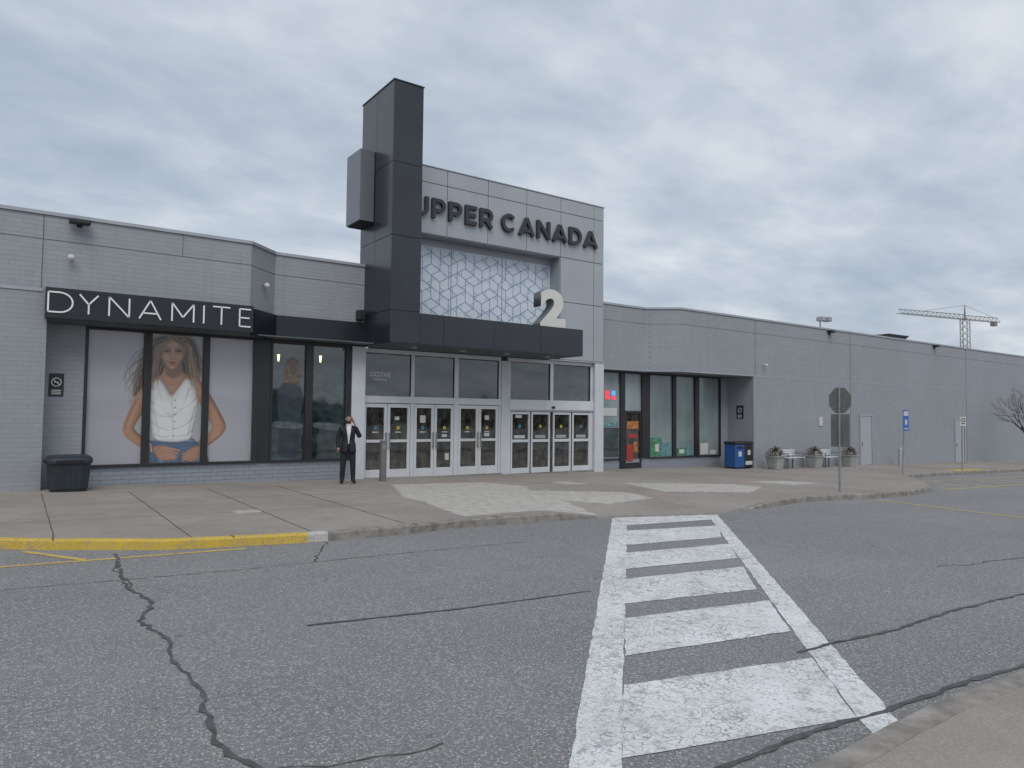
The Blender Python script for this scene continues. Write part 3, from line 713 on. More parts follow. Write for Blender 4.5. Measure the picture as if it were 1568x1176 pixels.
def ell(cx_,cy_,rx,ry,col,soft=.2,ang=0,alpha=1):
    X,Z=art(cx_,cy_); X2,_=art(cx_+rx,cy_); _,Z2=art(cx_,cy_-ry); a_=X2-X; b_=Z2-Z
    c,s=math.cos(ang),math.sin(ang); u=(UU-X)*c+(VV-Z)*s; v=-(UU-X)*s+(VV-Z)*c
    r=np.hypot(u/a_,v/b_); blend(np.clip((1-r)/soft+.5,0,1)*alpha,col)
hair_d=(.04,.025,.016); hair_m=(.13,.078,.042); hair_l=(.36,.25,.15)
skin=(.39,.215,.14); skin_d=(.13,.06,.038); skin_l=(.60,.39,.29)
rng=random.Random(3)
poly([(244,513),(290,513),(302,522),(308,540),(311,562),(308,584),(296,598),(270,600),(236,598),(218,610),(206,606),(210,584),(216,556),(226,530),(234,518)],hair_d,.06)
for k in range(170):
    x=rng.uniform(240,292); y=rng.uniform(514,545)
    left=rng.random()<.68
    ex=rng.uniform(190,240) if left else rng.uniform(296,316); ey=rng.uniform(575,622) if left else rng.uniform(555,606)
    pts=[(x,y)]
    if left and rng.random()<.7: ex=rng.uniform(206,240)
    ph_=rng.uniform(0,6)
    for i in range(1,11):
        t=i/10; pts.append((x+(ex-x)*(1-(1-t)**1.9)+4*math.sin(t*9+ph_)*t,y+(ey-y)*t**1.35+2*math.cos(t*7+ph_)))
    stroke(pts,.014,.005,rng.choice([hair_d,hair_m,hair_m,hair_l,hair_d]),.6,.016)
poly([(257,552),(279,552),(283,570),(292,576),(306,580),(316,590),(320,606),(306,620),(240,620),(220,610),(226,590),(238,580),(252,574)],skin,.012,.5)
poly([(222,592),(232,588),(239,596),(236,612),(224,632),(213,650),(211,657),(220,666),(238,676),(258,682),(266,690),(260,698),(242,694),(216,683),(199,670),(193,660),(195,648),(204,626),(212,606)],skin,.012,.6,.06,.1)
stroke([(224,602),(211,628),(202,652)],.02,.014,skin_l,.4,.06)
stroke([(216,610),(204,634),(198,656)],.012,.01,skin_d,.25,.05)
poly([(302,584),(313,586),(322,598),(334,620),(346,642),(352,656),(347,668),(328,684),(308,695),(290,700),(284,694),(300,684),(322,670),(331,658),(320,636),(308,616)],skin,.012,.6,.06,.1)
stroke([(314,600),(328,624),(342,650)],.02,.014,skin_l,.4,.06)
stroke([(341,666),(322,680),(304,690)],.012,.01,skin_l,.35,.05)
jm=poly([(240,670),(300,671),(310,682),(320,690),(326,704),(330,730),(228,730),(230,696)],(.09,.135,.21),.012,.35)
for q in [((244,682),(248,725)),((262,706),(266,725)),((300,704),(304,725)),((284,700),(280,725))]: stroke(q,.02,.02,(.035,.055,.1),.6,.04,jm)
for q in [((252,694),(256,725)),((310,694),(314,725))]: stroke(q,.03,.02,(.24,.32,.43),.55,.06,jm)
stroke([(240,675),(302,677)],.022,.022,(.19,.26,.36),.8,.01,jm)
tm=poly([(238,586),(248,579),(257,590),(268,608),(280,592),(288,579),(300,582),(304,598),(309,618),(306,640),(301,660),(300,675),(276,679),(246,676),(239,664),(237,648),(231,626),(234,604)],(.62,.62,.61),.012,.6,.05,.12)
def fold(pts,d=.5): stroke(pts,.02,.004,(.25,.25,.28),d,.05,tm); stroke([(x+2,y+2.5) for x,y in pts],.012,.004,(.84,.84,.83),d*.7,.04,tm)
for q in [((233,612),(246,622),(260,628)),((236,628),(250,638),(268,640)),((306,610),(294,622),(280,630)),((238,648),(250,656),(264,660)),((303,640),(290,652),(276,658)),((246,594),(252,612),(258,630)),((294,596),(288,614),(282,628)),((243,666),(256,671),(268,668)),((300,662),(290,669),(278,670)),((238,618),(244,640),(250,664)),((304,626),(298,646),(294,668))]: fold(q)
ell(250,622,10,9,(.80,.80,.79),.9,alpha=.5); ell(289,620,10,9,(.78,.78,.77),.9,alpha=.45)
stroke([(262,634),(268,640),(276,634)],.02,.02,(.3,.3,.33),.45,.06,tm)
stroke([(268,608),(270,642),(271,678)],.005,.005,(.28,.28,.3),.8)
for yy in range(614,676,11): ell(273,yy,1.2,1.2,(.2,.2,.2),.4)
stroke([(256,588),(268,606),(280,588)],.03,.03,skin_d,.22,.06)
stroke([(244,580),(256,587),(267,590),(280,587),(292,580)],.006,.006,skin_d,.5,.03)
poly([(240,684),(256,683),(268,686),(274,694),(272,706),(258,708),(246,700)],skin,.012,.3)
poly([(322,682),(306,686),(292,692),(288,702),(296,710),(308,708),(320,696)],skin,.012,.3)
for k in range(4):
    stroke([(254+k*3,688+k*4.8),(268+k*2,689+k*4.8),(281-k*2,692+k*4.6)],.030,.022,skin,1); stroke([(256+k*3,690.9+k*4.8),(268+k*2,691.9+k*4.8),(281-k*2,694.8+k*4.6)],.005,.004,skin_d,.7); stroke([(256+k*3,687+k*4.8),(268+k*2,688+k*4.8),(279-k*2,691+k*4.6)],.007,.006,skin_l,.45,.015)
for k in range(3):
    stroke([(312-k*3,691+k*5),(300-k*2,694+k*4.8),(287,698+k*4.6)],.030,.022,skin,1); stroke([(311-k*3,693.9+k*5),(300-k*2,696.9+k*4.8),(287,700.8+k*4.6)],.005,.004,skin_d,.7)
stroke([(237,681),(239,693)],.02,.02,(.5,.4,.25),.9)
poly([(257,548),(280,548),(283,572),(269,582),(255,572)],(.20,.105,.068),.02)
fm_=poly([(248,532),(253,521),(266,517),(280,520),(286,532),(285,546),(279.5,557),(271,565.5),(263,565.5),(254,557),(249,546)],skin,.012,.45,.05,.12)
stroke([(251,526),(250,545),(256,558)],.03,.02,skin_d,.5,.07,fm_); stroke([(284,528),(285,546),(277,560)],.02,.015,skin_d,.4,.05,fm_)
ell(267,525.5,10,5,skin_l,.9,alpha=.5); ell(257.5,547,5,3.5,skin_l,.9,alpha=.45); ell(277,547,4.5,3.5,skin_l,.9,alpha=.45); ell(267,562.5,3.5,2,skin_l,.9,alpha=.45)
for ex,s in ((258,-1),(276,1)):
    ell(ex,537.2,6,3,(.11,.055,.038),.9,alpha=.75); ell(ex,538.2,4.2,1.7,(.30,.26,.23),.5,alpha=.7); ell(ex,538,1.9,1.7,(.02,.02,.022),.4)
    stroke([(ex-4.5,538.2),(ex,536.2),(ex+4.5,538)],.008,.008,(.015,.01,.008),.95,.008)
    stroke([(ex-5.5,533.4),(ex+s*1.5,531.4),(ex+5.5,533.4)],.009,.008,hair_d,.75,.012)
stroke([(267,533),(267.5,546)],.006,.010,skin_l,.6,.025); stroke([(263.5,537),(263.5,546)],.006,.008,skin_d,.4,.025); stroke([(271,537),(271.5,546)],.005,.006,skin_d,.25,.02)
ell(264.3,548.8,1.5,.9,(.06,.025,.018),.7,alpha=.8); ell(270.3,548.8,1.5,.9,(.06,.025,.018),.7,alpha=.8)
ell(267.3,554.6,5.6,1.4,(.27,.07,.06),.6); ell(267.3,557,4.8,1.5,(.36,.11,.095),.6); stroke([(261.8,555.8),(272.8,555.8)],.003,.003,(.05,.012,.012),.9,.006)
ell(267,560.2,3.6,1,skin_d,.8,alpha=.5)
for k in range(70):
    s=-1 if k%2 else 1; x=267+rng.uniform(-6,7)
    pts=[(x,513+abs(x-267)*.15)]; sp_=rng.uniform(19.5,27); ln=rng.uniform(45,86); ph_=rng.uniform(0,6); drift=rng.uniform(0,14)
    for i in range(1,10):
        t=i/9; tx=267+s*(sp_*min(1,t*3.6)**.55+drift*t*t)+1.8*math.sin(t*9+ph_)*t; pts.append((x+(tx-x)*min(1,t*3),514+t**1.15*ln))
    stroke(pts,.012,.005,rng.choice([hair_m,hair_l,hair_d,hair_m,hair_l]),.65,.014)
img*= (1+.05*(np.random.rand(nv,nu,1)-.5))
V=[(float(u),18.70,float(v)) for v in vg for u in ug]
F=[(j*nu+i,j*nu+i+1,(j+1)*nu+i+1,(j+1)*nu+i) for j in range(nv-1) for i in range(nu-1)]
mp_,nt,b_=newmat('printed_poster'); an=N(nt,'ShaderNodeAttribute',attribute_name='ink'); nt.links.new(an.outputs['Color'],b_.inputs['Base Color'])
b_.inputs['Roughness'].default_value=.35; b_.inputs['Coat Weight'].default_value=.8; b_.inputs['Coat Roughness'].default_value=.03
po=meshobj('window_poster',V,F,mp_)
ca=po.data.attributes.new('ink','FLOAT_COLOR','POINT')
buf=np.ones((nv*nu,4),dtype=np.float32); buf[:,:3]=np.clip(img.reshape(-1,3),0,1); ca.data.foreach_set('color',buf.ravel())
DP=empty('shop_window_display')
for i,(x,z) in enumerate([(5.72,3.42),(6.85,3.45)]):
    tubes('lamp_%d'%i,[((x,18.672,z-.09),(x,18.672,z+.09),.02,.035)],M['lamp'],DP,10)
def flatpoly(name,pts,y,mat,par):
    P=smoothpoly(pts); meshobj(name,[(a_,y,c_) for a_,c_ in P],[tuple(range(len(P)))],mat,par)
skm=simple('display_skin',(.11,.075,.055),.4,.3,5,coat=.6); hrm=simple('display_hair',(.12,.09,.055),.4,.6,12,coat=.6); drk=simple('display_cloth',(.02,.035,.042),.4,.4,5,coat=.6); rfl=simple('painted_reflection',(.08,.10,.105),.3,.5,5,coat=.6)
flatpoly('figure_hair',[(5.95,3.4),(6.15,3.5),(6.3,3.3),(6.35,2.9),(6.2,2.6),(5.95,2.7),(5.85,3.0)],18.677,hrm,DP)
flatpoly('figure_face',[(6.02,3.3),(6.12,3.35),(6.22,3.25),(6.2,3.02),(6.12,2.95),(6.04,3.05)],18.6745,skm,DP)
flatpoly('figure_body',[(5.8,2.8),(6.3,2.75),(6.42,2.4),(6.3,1.5),(6.35,.8),(5.75,.8),(5.8,1.6),(5.7,2.3)],18.6755,drk,DP)
flatpoly('reflection_bar_a',[(5.6,1.6),(6.4,1.55),(6.42,1.72),(5.6,1.78)],18.6735,rfl,DP)  # pale bars paint the bright low reflection onto both panes
flatpoly('reflection_bar_b',[(6.68,1.58),(7.5,1.5),(7.5,1.7),(6.68,1.76)],18.6765,rfl,DP)

# ------------------------------------------------------------ street furniture
def wz(x,y): return walkz(x,y)
def loft(rings):
    V=[];F=[];n=len(rings[0])
    for r in rings: V+=r
    for i in range(len(rings)-1):
        for k in range(n): F.append((i*n+k,i*n+(k+1)%n,(i+1)*n+(k+1)%n,(i+1)*n+k))
    F.append(tuple(range(n-1,-1,-1))); F.append(tuple(range(len(V)-n,len(V))))
    return V,F
def ring(a_,b_,z,p=4,n=48,rib=0):
    out=[]
    for i in range(n):
        t=2*math.pi*i/n; c,s=math.cos(t),math.sin(t)
        r=1/((abs(c)**p+abs(s)**p)**(1/p)); k=1-(rib if i%2 else 0)
        out.append((a_*r*c*k,b_*r*s*k,z))
    return out
bx,by=1.08,17.78
e=empty('litter_bin',(bx,by,wz(bx,by)+.003))
V,F=loft([ring(.33,.33,0),ring(.34,.34,.04),ring(.36,.36,.06,rib=.03),ring(.40,.40,.56,rib=.03),ring(.405,.405,.58),ring(.43,.43,.585),ring(.435,.435,.64),ring(.42,.42,.70),ring(.36,.36,.74),ring(.2,.2,.755)])
meshobj('bin_body',V,F,M['can'],e)
boxes('bin_openings',[(-.25,.25,-.44,-.425,.60,.66),(-.445,-.43,-.25,.25,.60,.66)],M['gap'],e)
e=empty('access_button_post',(8.3,17.72,0)); z=wz(8.3,17.72)
box('post',-.075,.075,-.06,.06,z,z+1.08,M['post'],e,.01); box('cap',-.08,.08,-.065,.065,z+1.083,z+1.10,M['galv'],e); disc('button',0,-.07,z+.92,.055,M['galv'],e)
e=empty('stop_sign'); x,y=18.64,10.74; z=wz(x,y)
tubes('pole',[((x,y,z),(x+.02,y,z+2.86),.03,.03)],M['galv'],e,10)
o8=[(y+.345*math.cos(math.radians(22.5+45*i)),z+2.50+.38*math.sin(math.radians(22.5+45*i))) for i in range(8)]
V=[(x+.04,a_,c_) for a_,c_ in o8]+[(x+.047,a_,c_) for a_,c_ in o8]
meshobj('octagon_plate',V,[tuple(range(8)),tuple(range(15,7,-1))]+[(i,8+i,8+(i+1)%8,(i+1)%8) for i in range(8)],[M['signback'],M['red']],e,fm=[0,1]+[0]*8)
box('lower_plate',x+.04,x+.047,y-.27,y+.27,z+1.22,z+2.12,M['signback'],e)
boxes('bolts',[(x+.02,x+.038,y-.02,y+.02,z+1.4,z+1.43),(x+.02,x+.038,y-.02,y+.02,z+1.95,z+1.98),(x+.02,x+.038,y-.02,y+.02,z+2.6,z+2.63)],M['galv'],e)
e=empty('accessible_parking_sign'); x,y=28.4,13.75; z=wz(x,y)
tubes('pole',[((x-.1,y,z),(x+.12,y,z+2.55),.028,.028)],M['galv'],e)
box('plate',x-.13,x+.33,y-.05,y-.04,z+1.72,z+2.52,M['blue'],e,.003)
boxes('symbol',[(x-.08,x+.28,y-.056,y-.052,z+2.3,z+2.47),(x+.02,x+.18,y-.056,y-.052,z+1.95,z+2.15),(x-.06,x+.26,y-.056,y-.052,z+1.78,z+1.82)],M['paper'],e)
e=empty('parking_regulation_sign'); x,y=35.0,14.4; z=wz(x,y)
tubes('pole',[((x,y,z),(x+.05,y,z+2.45),.028,.028)],M['galv'],e)
box('plate',x-.25,x+.35,y-.05,y-.04,z+2.0,z+2.42,M['paper'],e,.003); boxes('text',[(x-.18,x+.28,y-.056,y-.052,z+2.3,z+2.34),(x-.18,x+.28,y-.056,y-.052,z+2.2,z+2.24),(x-.12,x+.2,y-.056,y-.052,z+2.1,z+2.14)],M['black'],e)
e=empty('bollard'); x,y=36.6,17.9; z=wz(x,y)
V,F=loft([[(x+.09*math.cos(t*math.pi/6),y+.09*math.sin(t*math.pi/6),zz) for t in range(12)] for zz in (z,z+.82)]+[[(x+.06*math.cos(t*math.pi/6),y+.06*math.sin(t*math.pi/6),z+.88) for t in range(12)]])
meshobj('pipe',V,F,M['greydoor'],e)
e=empty('recycling_bin'); x0,y0=24.15,18.35; z=wz(x0,y0)
box('blue_bin',x0,x0+.6,y0,y0+.55,z+.05,z+.98,M['binblue'],e,.02); box('grey_bin',x0+.61,x0+1.15,y0,y0+.55,z+.05,z+.98,M['black'],e,.02)
boxes('lids',[(x0-.02,x0+.6,y0-.02,y0+.57,z+.985,z+1.1),(x0+.61,x0+1.17,y0-.02,y0+.57,z+.985,z+1.1)],M['black'],e,.03)
boxes('labels',[(x0+.2,x0+.4,y0-.006,y0-.002,z+.5,z+.7),(x0+.8,x0+.98,y0-.006,y0-.002,z+.55,z+.75),(x0+.66,x0+1.1,y0-.006,y0-.002,z+.15,z+.3)],M['paper'],e)
boxes('slots',[(x0+.1,x0+.5,y0-.008,y0-.002,z+.82,z+.9),(x0+.7,x0+1.05,y0-.008,y0-.002,z+.82,z+.9)],M['gap'],e)
boxes('feet',[(x0+.05,x0+.15,y0+.05,y0+.5,z,z+.05),(x0+1.0,x0+1.1,y0+.05,y0+.5,z,z+.05)],M['black'],e)
for i,(x,y) in enumerate([(25.9,17.7),(28.9,17.8),(31.7,17.8)]):
    e=empty('planter'); z=wz(x,y)
    V,F=loft([[(x+a_,y+b_,z+c_) for a_,b_,c_ in ring(r,r,h,6,32)] for r,h in ((.22,0),(.23,.02),(.30,.50),(.33,.505),(.33,.56),(.28,.56),(.27,.50))])
    meshobj('pot',V,F,M['pot'],e)
    V=[];F=[]
    for k in range(900):
        th=random.uniform(0,6.28); ph=random.uniform(0,1.57); r=random.uniform(.6,1)*.38*(1+.15*math.sin(th*3+i))
        c=Vector((x+r*math.cos(th)*math.cos(ph)*1.05,y+r*math.sin(th)*math.cos(ph)*1.05,z+.55+r*math.sin(ph)*.95)); s=random.uniform(.015,.035)
        a1=Vector((random.gauss(0,1),random.gauss(0,1),random.gauss(0,1))).normalized()*s; a2=a1.orthogonal().normalized()*s*.6
        q=len(V); V+=[c-a1,c+a2,c+a1,c-a2]; F.append((q,q+1,q+2,q+3))
    meshobj('shrub',V,F,M['bush'],e)
for i,(x,y) in enumerate([(26.65,17.85),(29.55,17.9)]):
    e=empty('park_bench'); z=wz(x,y); w=1.25
    sl=[(x,x+w,y-.22+k*.095,y-.22+k*.095+.075,z+.44,z+.465) for k in range(5)]
    sl+=[(x,x+w,y+.27,y+.295,z+.52+k*.095,z+.52+k*.095+.075) for k in range(3)]
    boxes('slats',sl,M['bench'],e)
    lg=[]
    for xx in (x+.06,x+w-.1):
        lg+=[(xx,xx+.04,y-.2,y-.16,z,z+.44),(xx,xx+.04,y+.296,y+.335,z,z+.8),(xx,xx+.04,y-.16,y+.296,z+.40,z+.438),(xx,xx+.04,y-.2,y+.25,z+.62,z+.65),(xx,xx+.04,y-.2,y-.17,z+.47,z+.62)]
    boxes('legs',lg,M['post'],e)

# ------------------------------------------------------------ bare tree (far right)
def bare_tree(name,x,y,h,seed):
    e=empty(name); rg=random.Random(seed); T=[]
    def grow(p,d,L,r,dep):
        q=p+d*L; T.append((p,q,r,r*.72,5 if dep>1 else 8))
        if dep>=6: return
        for k in range(rg.choice([2,3,3]) if dep>0 else 6):
            nd=(d+Vector((rg.gauss(0,.38),rg.gauss(0,.38),rg.gauss(.2,.25)))).normalized()
            st=p+(q-p)*rg.uniform(.55,1) if dep>0 else p+(q-p)*rg.uniform(.6,1)
            grow(st,nd,L*rg.uniform(.65,.84),r*.56,dep+1)
    grow(Vector((x,y,wz(x,y)-.05)),Vector((.02,0,1)),h*.30,.075,0)
    tubes('branches',[t for t in T],M['bark'],e)
bare_tree('bare_tree',47.2,15.9,5.4,5)

# ------------------------------------------------------------ crane
e=empty('construction_crane'); T=[]
c=Vector((220,89.2,0)); zt=30.4; w=.9
cor=[(-w,-w),(w,-w),(w,w),(-w,w)]
for a_,b_ in cor: T.append((c+Vector((a_,b_,0)),c+Vector((a_,b_,zt)),.12,.12,4))
zz=0
while zz<zt:
    for i in range(4):
        p=cor[i];q=cor[(i+1)%4]; T.append((c+Vector((*p,zz)),c+Vector((*q,zz+1.8)),.07,.07,4)); 
    zz+=1.8
d=Vector((-25.9,5.6,0)).normalized(); nrm=Vector((-d.y,d.x,0))
for (l0,l1) in ((0,26.5),(-14.5,0)):
    for s in (-.6,.6): T.append((c+d*l0+nrm*s+Vector((0,0,zt)),c+d*l1+nrm*s+Vector((0,0,zt)),.1,.1,4))
    T.append((c+d*l0+Vector((0,0,zt+1.3)),c+d*l1+Vector((0,0,zt+1.1)),.1,.1,4))
    t=l0
    while t<l1-1:
        T.append((c+d*t+nrm*.6+Vector((0,0,zt)),c+d*(t+.9)+Vector((0,0,zt+1.2)),.06,.06,4)); T.append((c+d*(t+1.8)+nrm*.6+Vector((0,0,zt)),c+d*(t+.9)+Vector((0,0,zt+1.2)),.06,.06,4)); t+=1.8
T.append((c+Vector((0,0,zt)),c+Vector((0,0,zt+4)),.35,.1,4))
T.append((c+Vector((0,0,zt+4)),c+d*17+Vector((0,0,zt+1.2)),.05,.05,4)); T.append((c+Vector((0,0,zt+4)),c-d*13+Vector((0,0,zt+1.2)),.05,.05,4))
tubes('lattice',T,M['crane'],e)
q=c-d*12.5
box('counterweight',q.x-.9,q.x+.9,q.y-.6,q.y+.6,zt-1.2,zt,M['crane'],e)

# ------------------------------------------------------------ distant tree line behind the viewer (reflected in the glass)
V=[];F=[]; n=0
x=-200
while x<260:
    h=random.uniform(4,6.5); w_=random.uniform(4,9)
    V+=[(x,-110,-2),(x+w_,-110,-2),(x+w_*.9,-110,h*.85),(x+w_*.5,-110,h),(x+w_*.1,-110,h*.8)]; F.append((n,n+1,n+2,n+3,n+4)); n+=5; x+=w_*.7
meshobj('distant_trees',V,F,M['trees'])

# ------------------------------------------------------------ man on the phone
suit=simple('suit_black',(.013,.014,.018),.75,.25,8); trou=simple('trousers_black',(.012,.013,.016),.8,.25,8)
skinm=simple('skin',(.34,.19,.13),.5,.1,10); hairm=simple('hair_black',(.012,.01,.009),.6,.3,20); shirt=simple('shirt_white',(.6,.6,.61),.6,.06,8); shoe=simple('shoe_black',(.012,.012,.012),.3,.1)
mx,my=7.13,17.3
man=empty('standing_man',(mx,my,wz(mx,my)+.004)); man.rotation_euler=(0,0,math.radians(-18)); man.scale=(1.02,1.02,1.02)
def skinmesh(name,verts,edges,radii,root=0,sub=2):
    me=bpy.data.meshes.new(name); me.from_pydata(verts,edges,[]); o=bpy.data.objects.new(name+'_t',me); COL.objects.link(o)
    md=o.modifiers.new('s','SKIN'); md.use_smooth_shade=True
    for i,r in enumerate(radii):
        sv=me.skin_vertices[0].data[i]; sv.radius=r if isinstance(r,tuple) else (r,r); sv.use_root=(i==root)
    sd=o.modifiers.new('u','SUBSURF'); sd.levels=sub; sd.render_levels=sub
    bpy.context.view_layer.update()
    m2=bpy.data.meshes.new_from_object(o.evaluated_get(bpy.context.evaluated_depsgraph_get()))
    bpy.data.objects.remove(o); m2.name=name
    r=bpy.data.objects.new(name,m2); COL.objects.link(r); return r
bvts=[(0,0,.94),(0,0,1.08),(0,-.01,1.22),(0,0,1.35),(0,.01,1.45),(0,-.005,1.53),
 (-.095,0,.88),(-.12,-.015,.50),(-.135,.01,.10),(-.155,-.13,.045),
 (.095,0,.88),(.12,-.02,.50),(.13,.0,.10),(.165,-.13,.045),
 (-.18,0,1.375),(-.255,.02,1.13),(-.245,-.06,.89),
 (.18,0,1.375),(.285,-.06,1.16),(.155,-.135,1.43)]
bed=[(0,1),(1,2),(2,3),(3,4),(4,5),(0,6),(6,7),(7,8),(8,9),(0,10),(10,11),(11,12),(12,13),(3,14),(14,15),(15,16),(3,17),(17,18),(18,19)]
brd=[(.17,.12),(.165,.115),(.178,.12),(.172,.11),(.075,.075),(.055,.058),(.1,.105),(.074,.077),(.06,.064),(.05,.038),(.1,.105),(.074,.077),(.06,.064),(.05,.038),(.078,.078),(.06,.06),(.045,.045),(.078,.078),(.06,.06),(.042,.042)]
body=skinmesh('body',bvts,bed,brd,sub=3)
body.parent=man
for m in (suit,trou,skinm,shirt,shoe): body.data.materials.append(m)
for p in body.data.polygons:
    c=p.center; i=0
    if c.z<.085: i=4
    elif c.z<.86 and abs(c.x)<.2: i=1
    if c.z>1.47 and abs(c.x)<.07: i=2
    p.material_index=i; p.use_smooth=True
# shirt front, collar and lapels laid on the torso surface
bmb=bmesh.new(); bmb.from_mesh(body.data); bvh=BVHTree.FromBMesh(bmb)
def lay_on(name,zs_,xl,xr,off,mat,nx_=8):
    V=[];F=[]
    for z in zs_:
        for i in range(nx_+1):
            x=xl(z)+(xr(z)-xl(z))*i/nx_
            h=bvh.ray_cast(Vector((x,-1,z)),Vector((0,1,0)))[0]
            V.append((x,(h.y if h else -.06)-off,z))
    n=nx_+1
    for j in range(len(zs_)-1):
        for i in range(nx_): F.append((j*n+i,j*n+i+1,(j+1)*n+i+1,(j+1)*n+i))
    meshobj(name,V,F,mat,man,smooth=True)
vw=lambda z:.012+.058*max(0,(z-1.02))/.44
lay_on('shirt_front',[1.0+.47*i/24 for i in range(25)],lambda z:-vw(z),lambda z:vw(z),.004,shirt)
lay_on('shirt_collar_l',[1.455,1.475,1.495],lambda z:-.052,lambda z:-.008,.008,shirt,4); lay_on('shirt_collar_r',[1.455,1.475,1.495],lambda z:.008,lambda z:.052,.008,shirt,4)
lay_on('lapel_l',[1.08+.36*i/12 for i in range(13)],lambda z:-vw(z)-.045*ss(1.08,1.3,z)*(1-.6*ss(1.36,1.44,z)),lambda z:-vw(z)+.004,.008,suit,3)
lay_on('lapel_r',[1.08+.36*i/12 for i in range(13)],lambda z:vw(z)-.004,lambda z:vw(z)+.045*ss(1.08,1.3,z)*(1-.6*ss(1.36,1.44,z)),.008,suit,3)
bmb.free()
V=[];F=[]; zs=[1.06,.98,.90,.83,.79]; rr=[(.160,.112),(.175,.128),(.183,.137),(.188,.14),(.19,.142)]; n=26
for zz_,(ra,rb) in zip(zs,rr):
    for i in range(n+1):
        t=math.radians(-90+8+(360-16)*i/n); V.append((ra*math.cos(t),rb*math.sin(t)-.003,zz_-(.015*abs(math.cos(t)))))
for j in range(len(zs)-1):
    for i in range(n): F.append((j*(n+1)+i,j*(n+1)+i+1,(j+1)*(n+1)+i+1,(j+1)*(n+1)+i))
js=meshobj('jacket_skirt',V,F,suit,man,smooth=True); sm=js.modifiers.new('s','SOLIDIFY'); sm.thickness=.008
bm=bmesh.new(); bmesh.ops.create_uvsphere(bm,u_segments=64,v_segments=48,radius=1)
for v in bm.verts:
    x,y,z=v.co
    w_=1-.16*max(0,-z)**1.5
    X=math.copysign(abs(x)**.92,x)*.079*w_; Y=y*.096*(1-.10*max(0,-z)); Z=z*.116
    if y<0: 
        Y-=.022*math.exp(-((X/.012)**2+((Z+.012)/.022)**2))
        Y+=.008*math.exp(-(((abs(X)-.03)/.014)**2+((Z-.012)/.012)**2))
        Y-=.006*math.exp(-((X/.02)**2+((Z+.05)/.01)**2)); Y-=.01*math.exp(-((X/.025)**2+((Z+.09)/.02)**2))
    v.co=(X,Y,Z)
me=bpy.data.meshes.new('head'); bm.to_mesh(me); bm.free()
for m in (skinm,hairm): me.materials.append(m)
for p in me.polygons:
    c=p.center; p.use_smooth=True
    hair=c.z>.068+.1*max(0,-c.y-.07) or (c.y>.012 and c.z>-.05) or (c.y>-.02 and c.z>.03)
    beard=(c.z<-.058 and c.y<.0 and c.z>-.112 and (abs(c.x)>.02 or c.z<-.066 or c.z>-.062)) or (c.y>-.06 and c.y<.012 and -.1<c.z<-.02 and abs(c.x)>.045)
    mous=abs(c.x)<.026 and -.043<c.z<-.036 and c.y<-.05
    brow=c.y<0 and .024<c.z<.029 and .014<abs(c.x)<.042
    eye=c.y<-.05 and .007<c.z<.014 and .022<abs(c.x)<.036
    if hair or beard or brow or eye or mous: p.material_index=1
hd=bpy.data.objects.new('head',me); COL.objects.link(hd); hd.parent=man; hd.location=(0,-.015,1.61); hd.rotation_euler=(math.radians(6),math.radians(4),math.radians(10))
for s in (-1,1):
    bm=bmesh.new(); bmesh.ops.create_uvsphere(bm,u_segments=10,v_segments=8,radius=1); me=bpy.data.meshes.new('ear'); 
    for v in bm.verts: v.co=(v.co.x*.01,v.co.y*.02,v.co.z*.03)
    bm.to_mesh(me); bm.free(); me.materials.append(skinm); o=bpy.data.objects.new('ear',me); o.parent=man; o.location=(s*.079,-.005,1.61); COL.objects.link(o)
def hand(name,base,dr,side,curl):
    base=Vector(base); dr=Vector(dr).normalized(); side=Vector(side).normalized(); nr=dr.cross(side).normalized()
    V=[base-dr*.03,base,base+dr*.05]; E=[(0,1),(1,2)]; Rr=[(.026,.022),(.03,.02),(.038,.018)]
    for k,(o_,L) in enumerate(((-.03,.07),(-.01,.08),(.01,.075),(.03,.06))):
        s=len(V); a_=base+dr*.085+side*o_
        c1=dr*math.cos(curl*.6)+nr*math.sin(curl*.6); c2=dr*math.cos(curl*1.4)+nr*math.sin(curl*1.4)
        V+=[a_,a_+c1*L*.5,a_+c1*L*.5+c2*L*.5]; E+=[(2,s),(s,s+1),(s+1,s+2)]; Rr+=[.011,.009,.008]
    s=len(V); V+=[base+dr*.03-side*.04+nr*.01,base+dr*.07-side*.055+nr*.025]; E+=[(1,s),(s,s+1)]; Rr+=[.013,.009]
    o=skinmesh(name,[tuple(v) for v in V],E,Rr,0,1); o.data.materials.append(skinm); o.parent=man
    for p in o.data.polygons: p.use_smooth=True
hand('hand_right',(-.245,-.058,.915),(0.03,-.12,-1),(-.5,-.85,.1),.5)
hand('hand_left',(.150,-.13,1.46),(-.36,.25,.9),(.3,-.9,.3),.25)
box('phone',.078,.088,-.115,-.045,1.53,1.665,M['black'],man,.004)

# ------------------------------------------------------------ world (overcast sky)
w=bpy.data.worlds.new('World'); scene.world=w; w.use_nodes=True; nt=w.node_tree; nt.nodes.clear()
out=N(nt,'ShaderNodeOutputWorld'); bg=N(nt,'ShaderNodeBackground'); nt.links.new(bg.outputs[0],out.inputs[0]); bg.inputs['Strength'].default_value=.12
sky=N(nt,'ShaderNodeTexSky'); sky.sky_type='NISHITA'; sky.sun_disc=False
SUN_EL,SUN_AZ=math.radians(52),math.radians(205)
sky.sun_elevation=SUN_EL; sky.sun_rotation=SUN_AZ; sky.air_density=1.2; sky.dust_density=2
tc=N(nt,'ShaderNodeTexCoord'); sp=N(nt,'ShaderNodeSeparateXYZ'); nt.links.new(tc.outputs['Generated'],sp.inputs[0])
zpos=math_(nt,'MAXIMUM',sp.outputs[2],0.0)
zc=math_(nt,'ADD',zpos,.20)
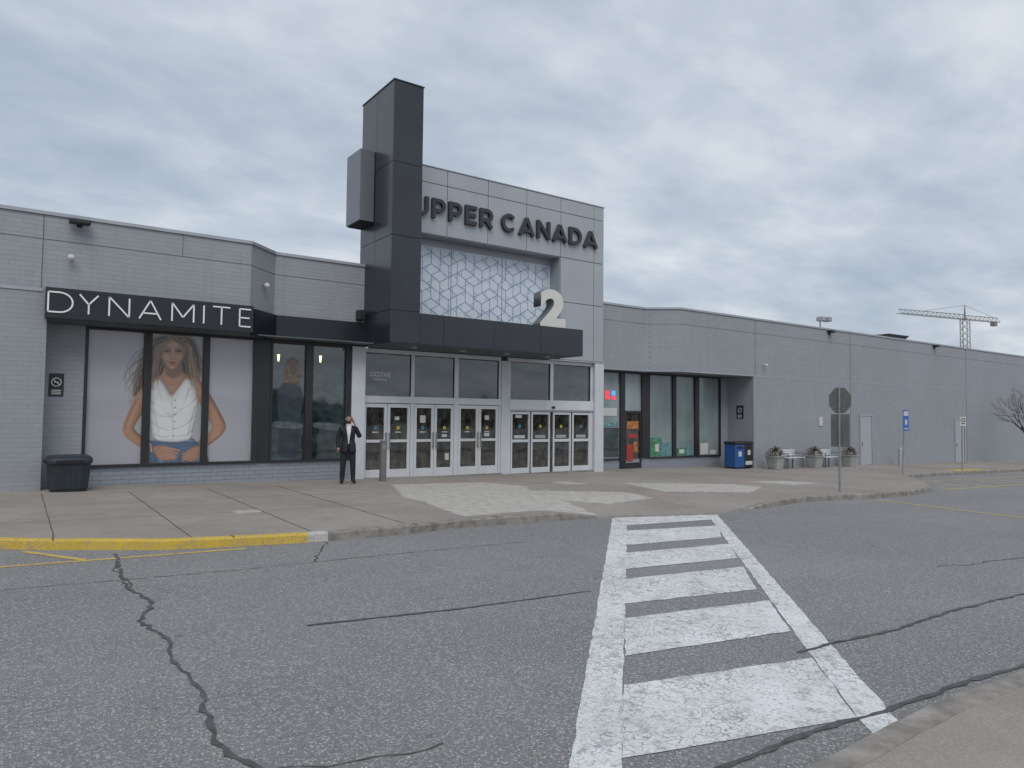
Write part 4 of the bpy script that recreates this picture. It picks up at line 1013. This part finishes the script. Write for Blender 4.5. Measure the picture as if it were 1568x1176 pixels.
cb=N(nt,'ShaderNodeCombineXYZ'); nt.links.new(math_(nt,'DIVIDE',sp.outputs[0],zc),cb.inputs[0]); nt.links.new(math_(nt,'DIVIDE',sp.outputs[1],zc),cb.inputs[1])
mp=N(nt,'ShaderNodeMapping'); mp.inputs['Rotation'].default_value=(0,0,math.radians(38)); mp.inputs['Scale'].default_value=(.95,1.5,1); nt.links.new(cb.outputs[0],mp.inputs[0])
n1=noise(nt,mp.outputs[0],.7,2,.5,.3); n2=noise(nt,mp.outputs[0],2.3,7,.56,.15)
n3=noise(nt,cb.outputs[0],6.5,4,.6,.2)
s=math_(nt,'ADD',math_(nt,'ADD',math_(nt,'MULTIPLY',n1,.48),math_(nt,'MULTIPLY',n2,.40)),math_(nt,'MULTIPLY',n3,.12))
cr=N(nt,'ShaderNodeValToRGB'); nt.links.new(s,cr.inputs[0])
el=cr.color_ramp.elements; el[0].position=.36; el[0].color=(.38,.445,.54,1); el[1].position=.66; el[1].color=(.76,.80,.84,1)
for pos,c_ in ((.44,(.45,.515,.605,1)),(.51,(.54,.60,.68,1)),(.58,(.65,.70,.76,1))):
    q=el.new(pos); q.color=c_
sc=N(nt,'ShaderNodeVectorMath',operation='SCALE'); sc.inputs['Scale'].default_value=8.8; nt.links.new(cr.outputs[0],sc.inputs[0])
nt.links.new(mixc(nt,.93,sky.outputs[0],sc.outputs[0]),bg.inputs['Color'])
sl=bpy.data.lights.new('sun','SUN'); sl.energy=1.5; sl.angle=math.radians(40); sl.color=(1,.97,.93)
so=bpy.data.objects.new('sun',sl); COL.objects.link(so)
dirv=Vector((math.sin(SUN_AZ)*math.cos(SUN_EL),math.cos(SUN_AZ)*math.cos(SUN_EL),math.sin(SUN_EL)))
so.rotation_euler=dirv.to_track_quat('Z','Y').to_euler(); so.location=(0,-20,30)

# ------------------------------------------------------------ camera
cam=bpy.data.cameras.new('camera'); cam.sensor_width=36; cam.lens=36*1087/1568; cam.clip_end=3000; cam.clip_start=.05
co=bpy.data.objects.new('camera',cam); COL.objects.link(co)
R=Matrix.Rotation(math.radians(54.7-90),3,'Z')@Matrix.Rotation(math.radians(90+2.48),3,'X')@Matrix.Rotation(math.radians(.63),3,'Z')
co.matrix_world=Matrix.Translation((0,0,2.0))@R.to_4x4()
scene.camera=co
scene.view_settings.view_transform='Standard'; scene.view_settings.look='None'; scene.view_settings.exposure=0
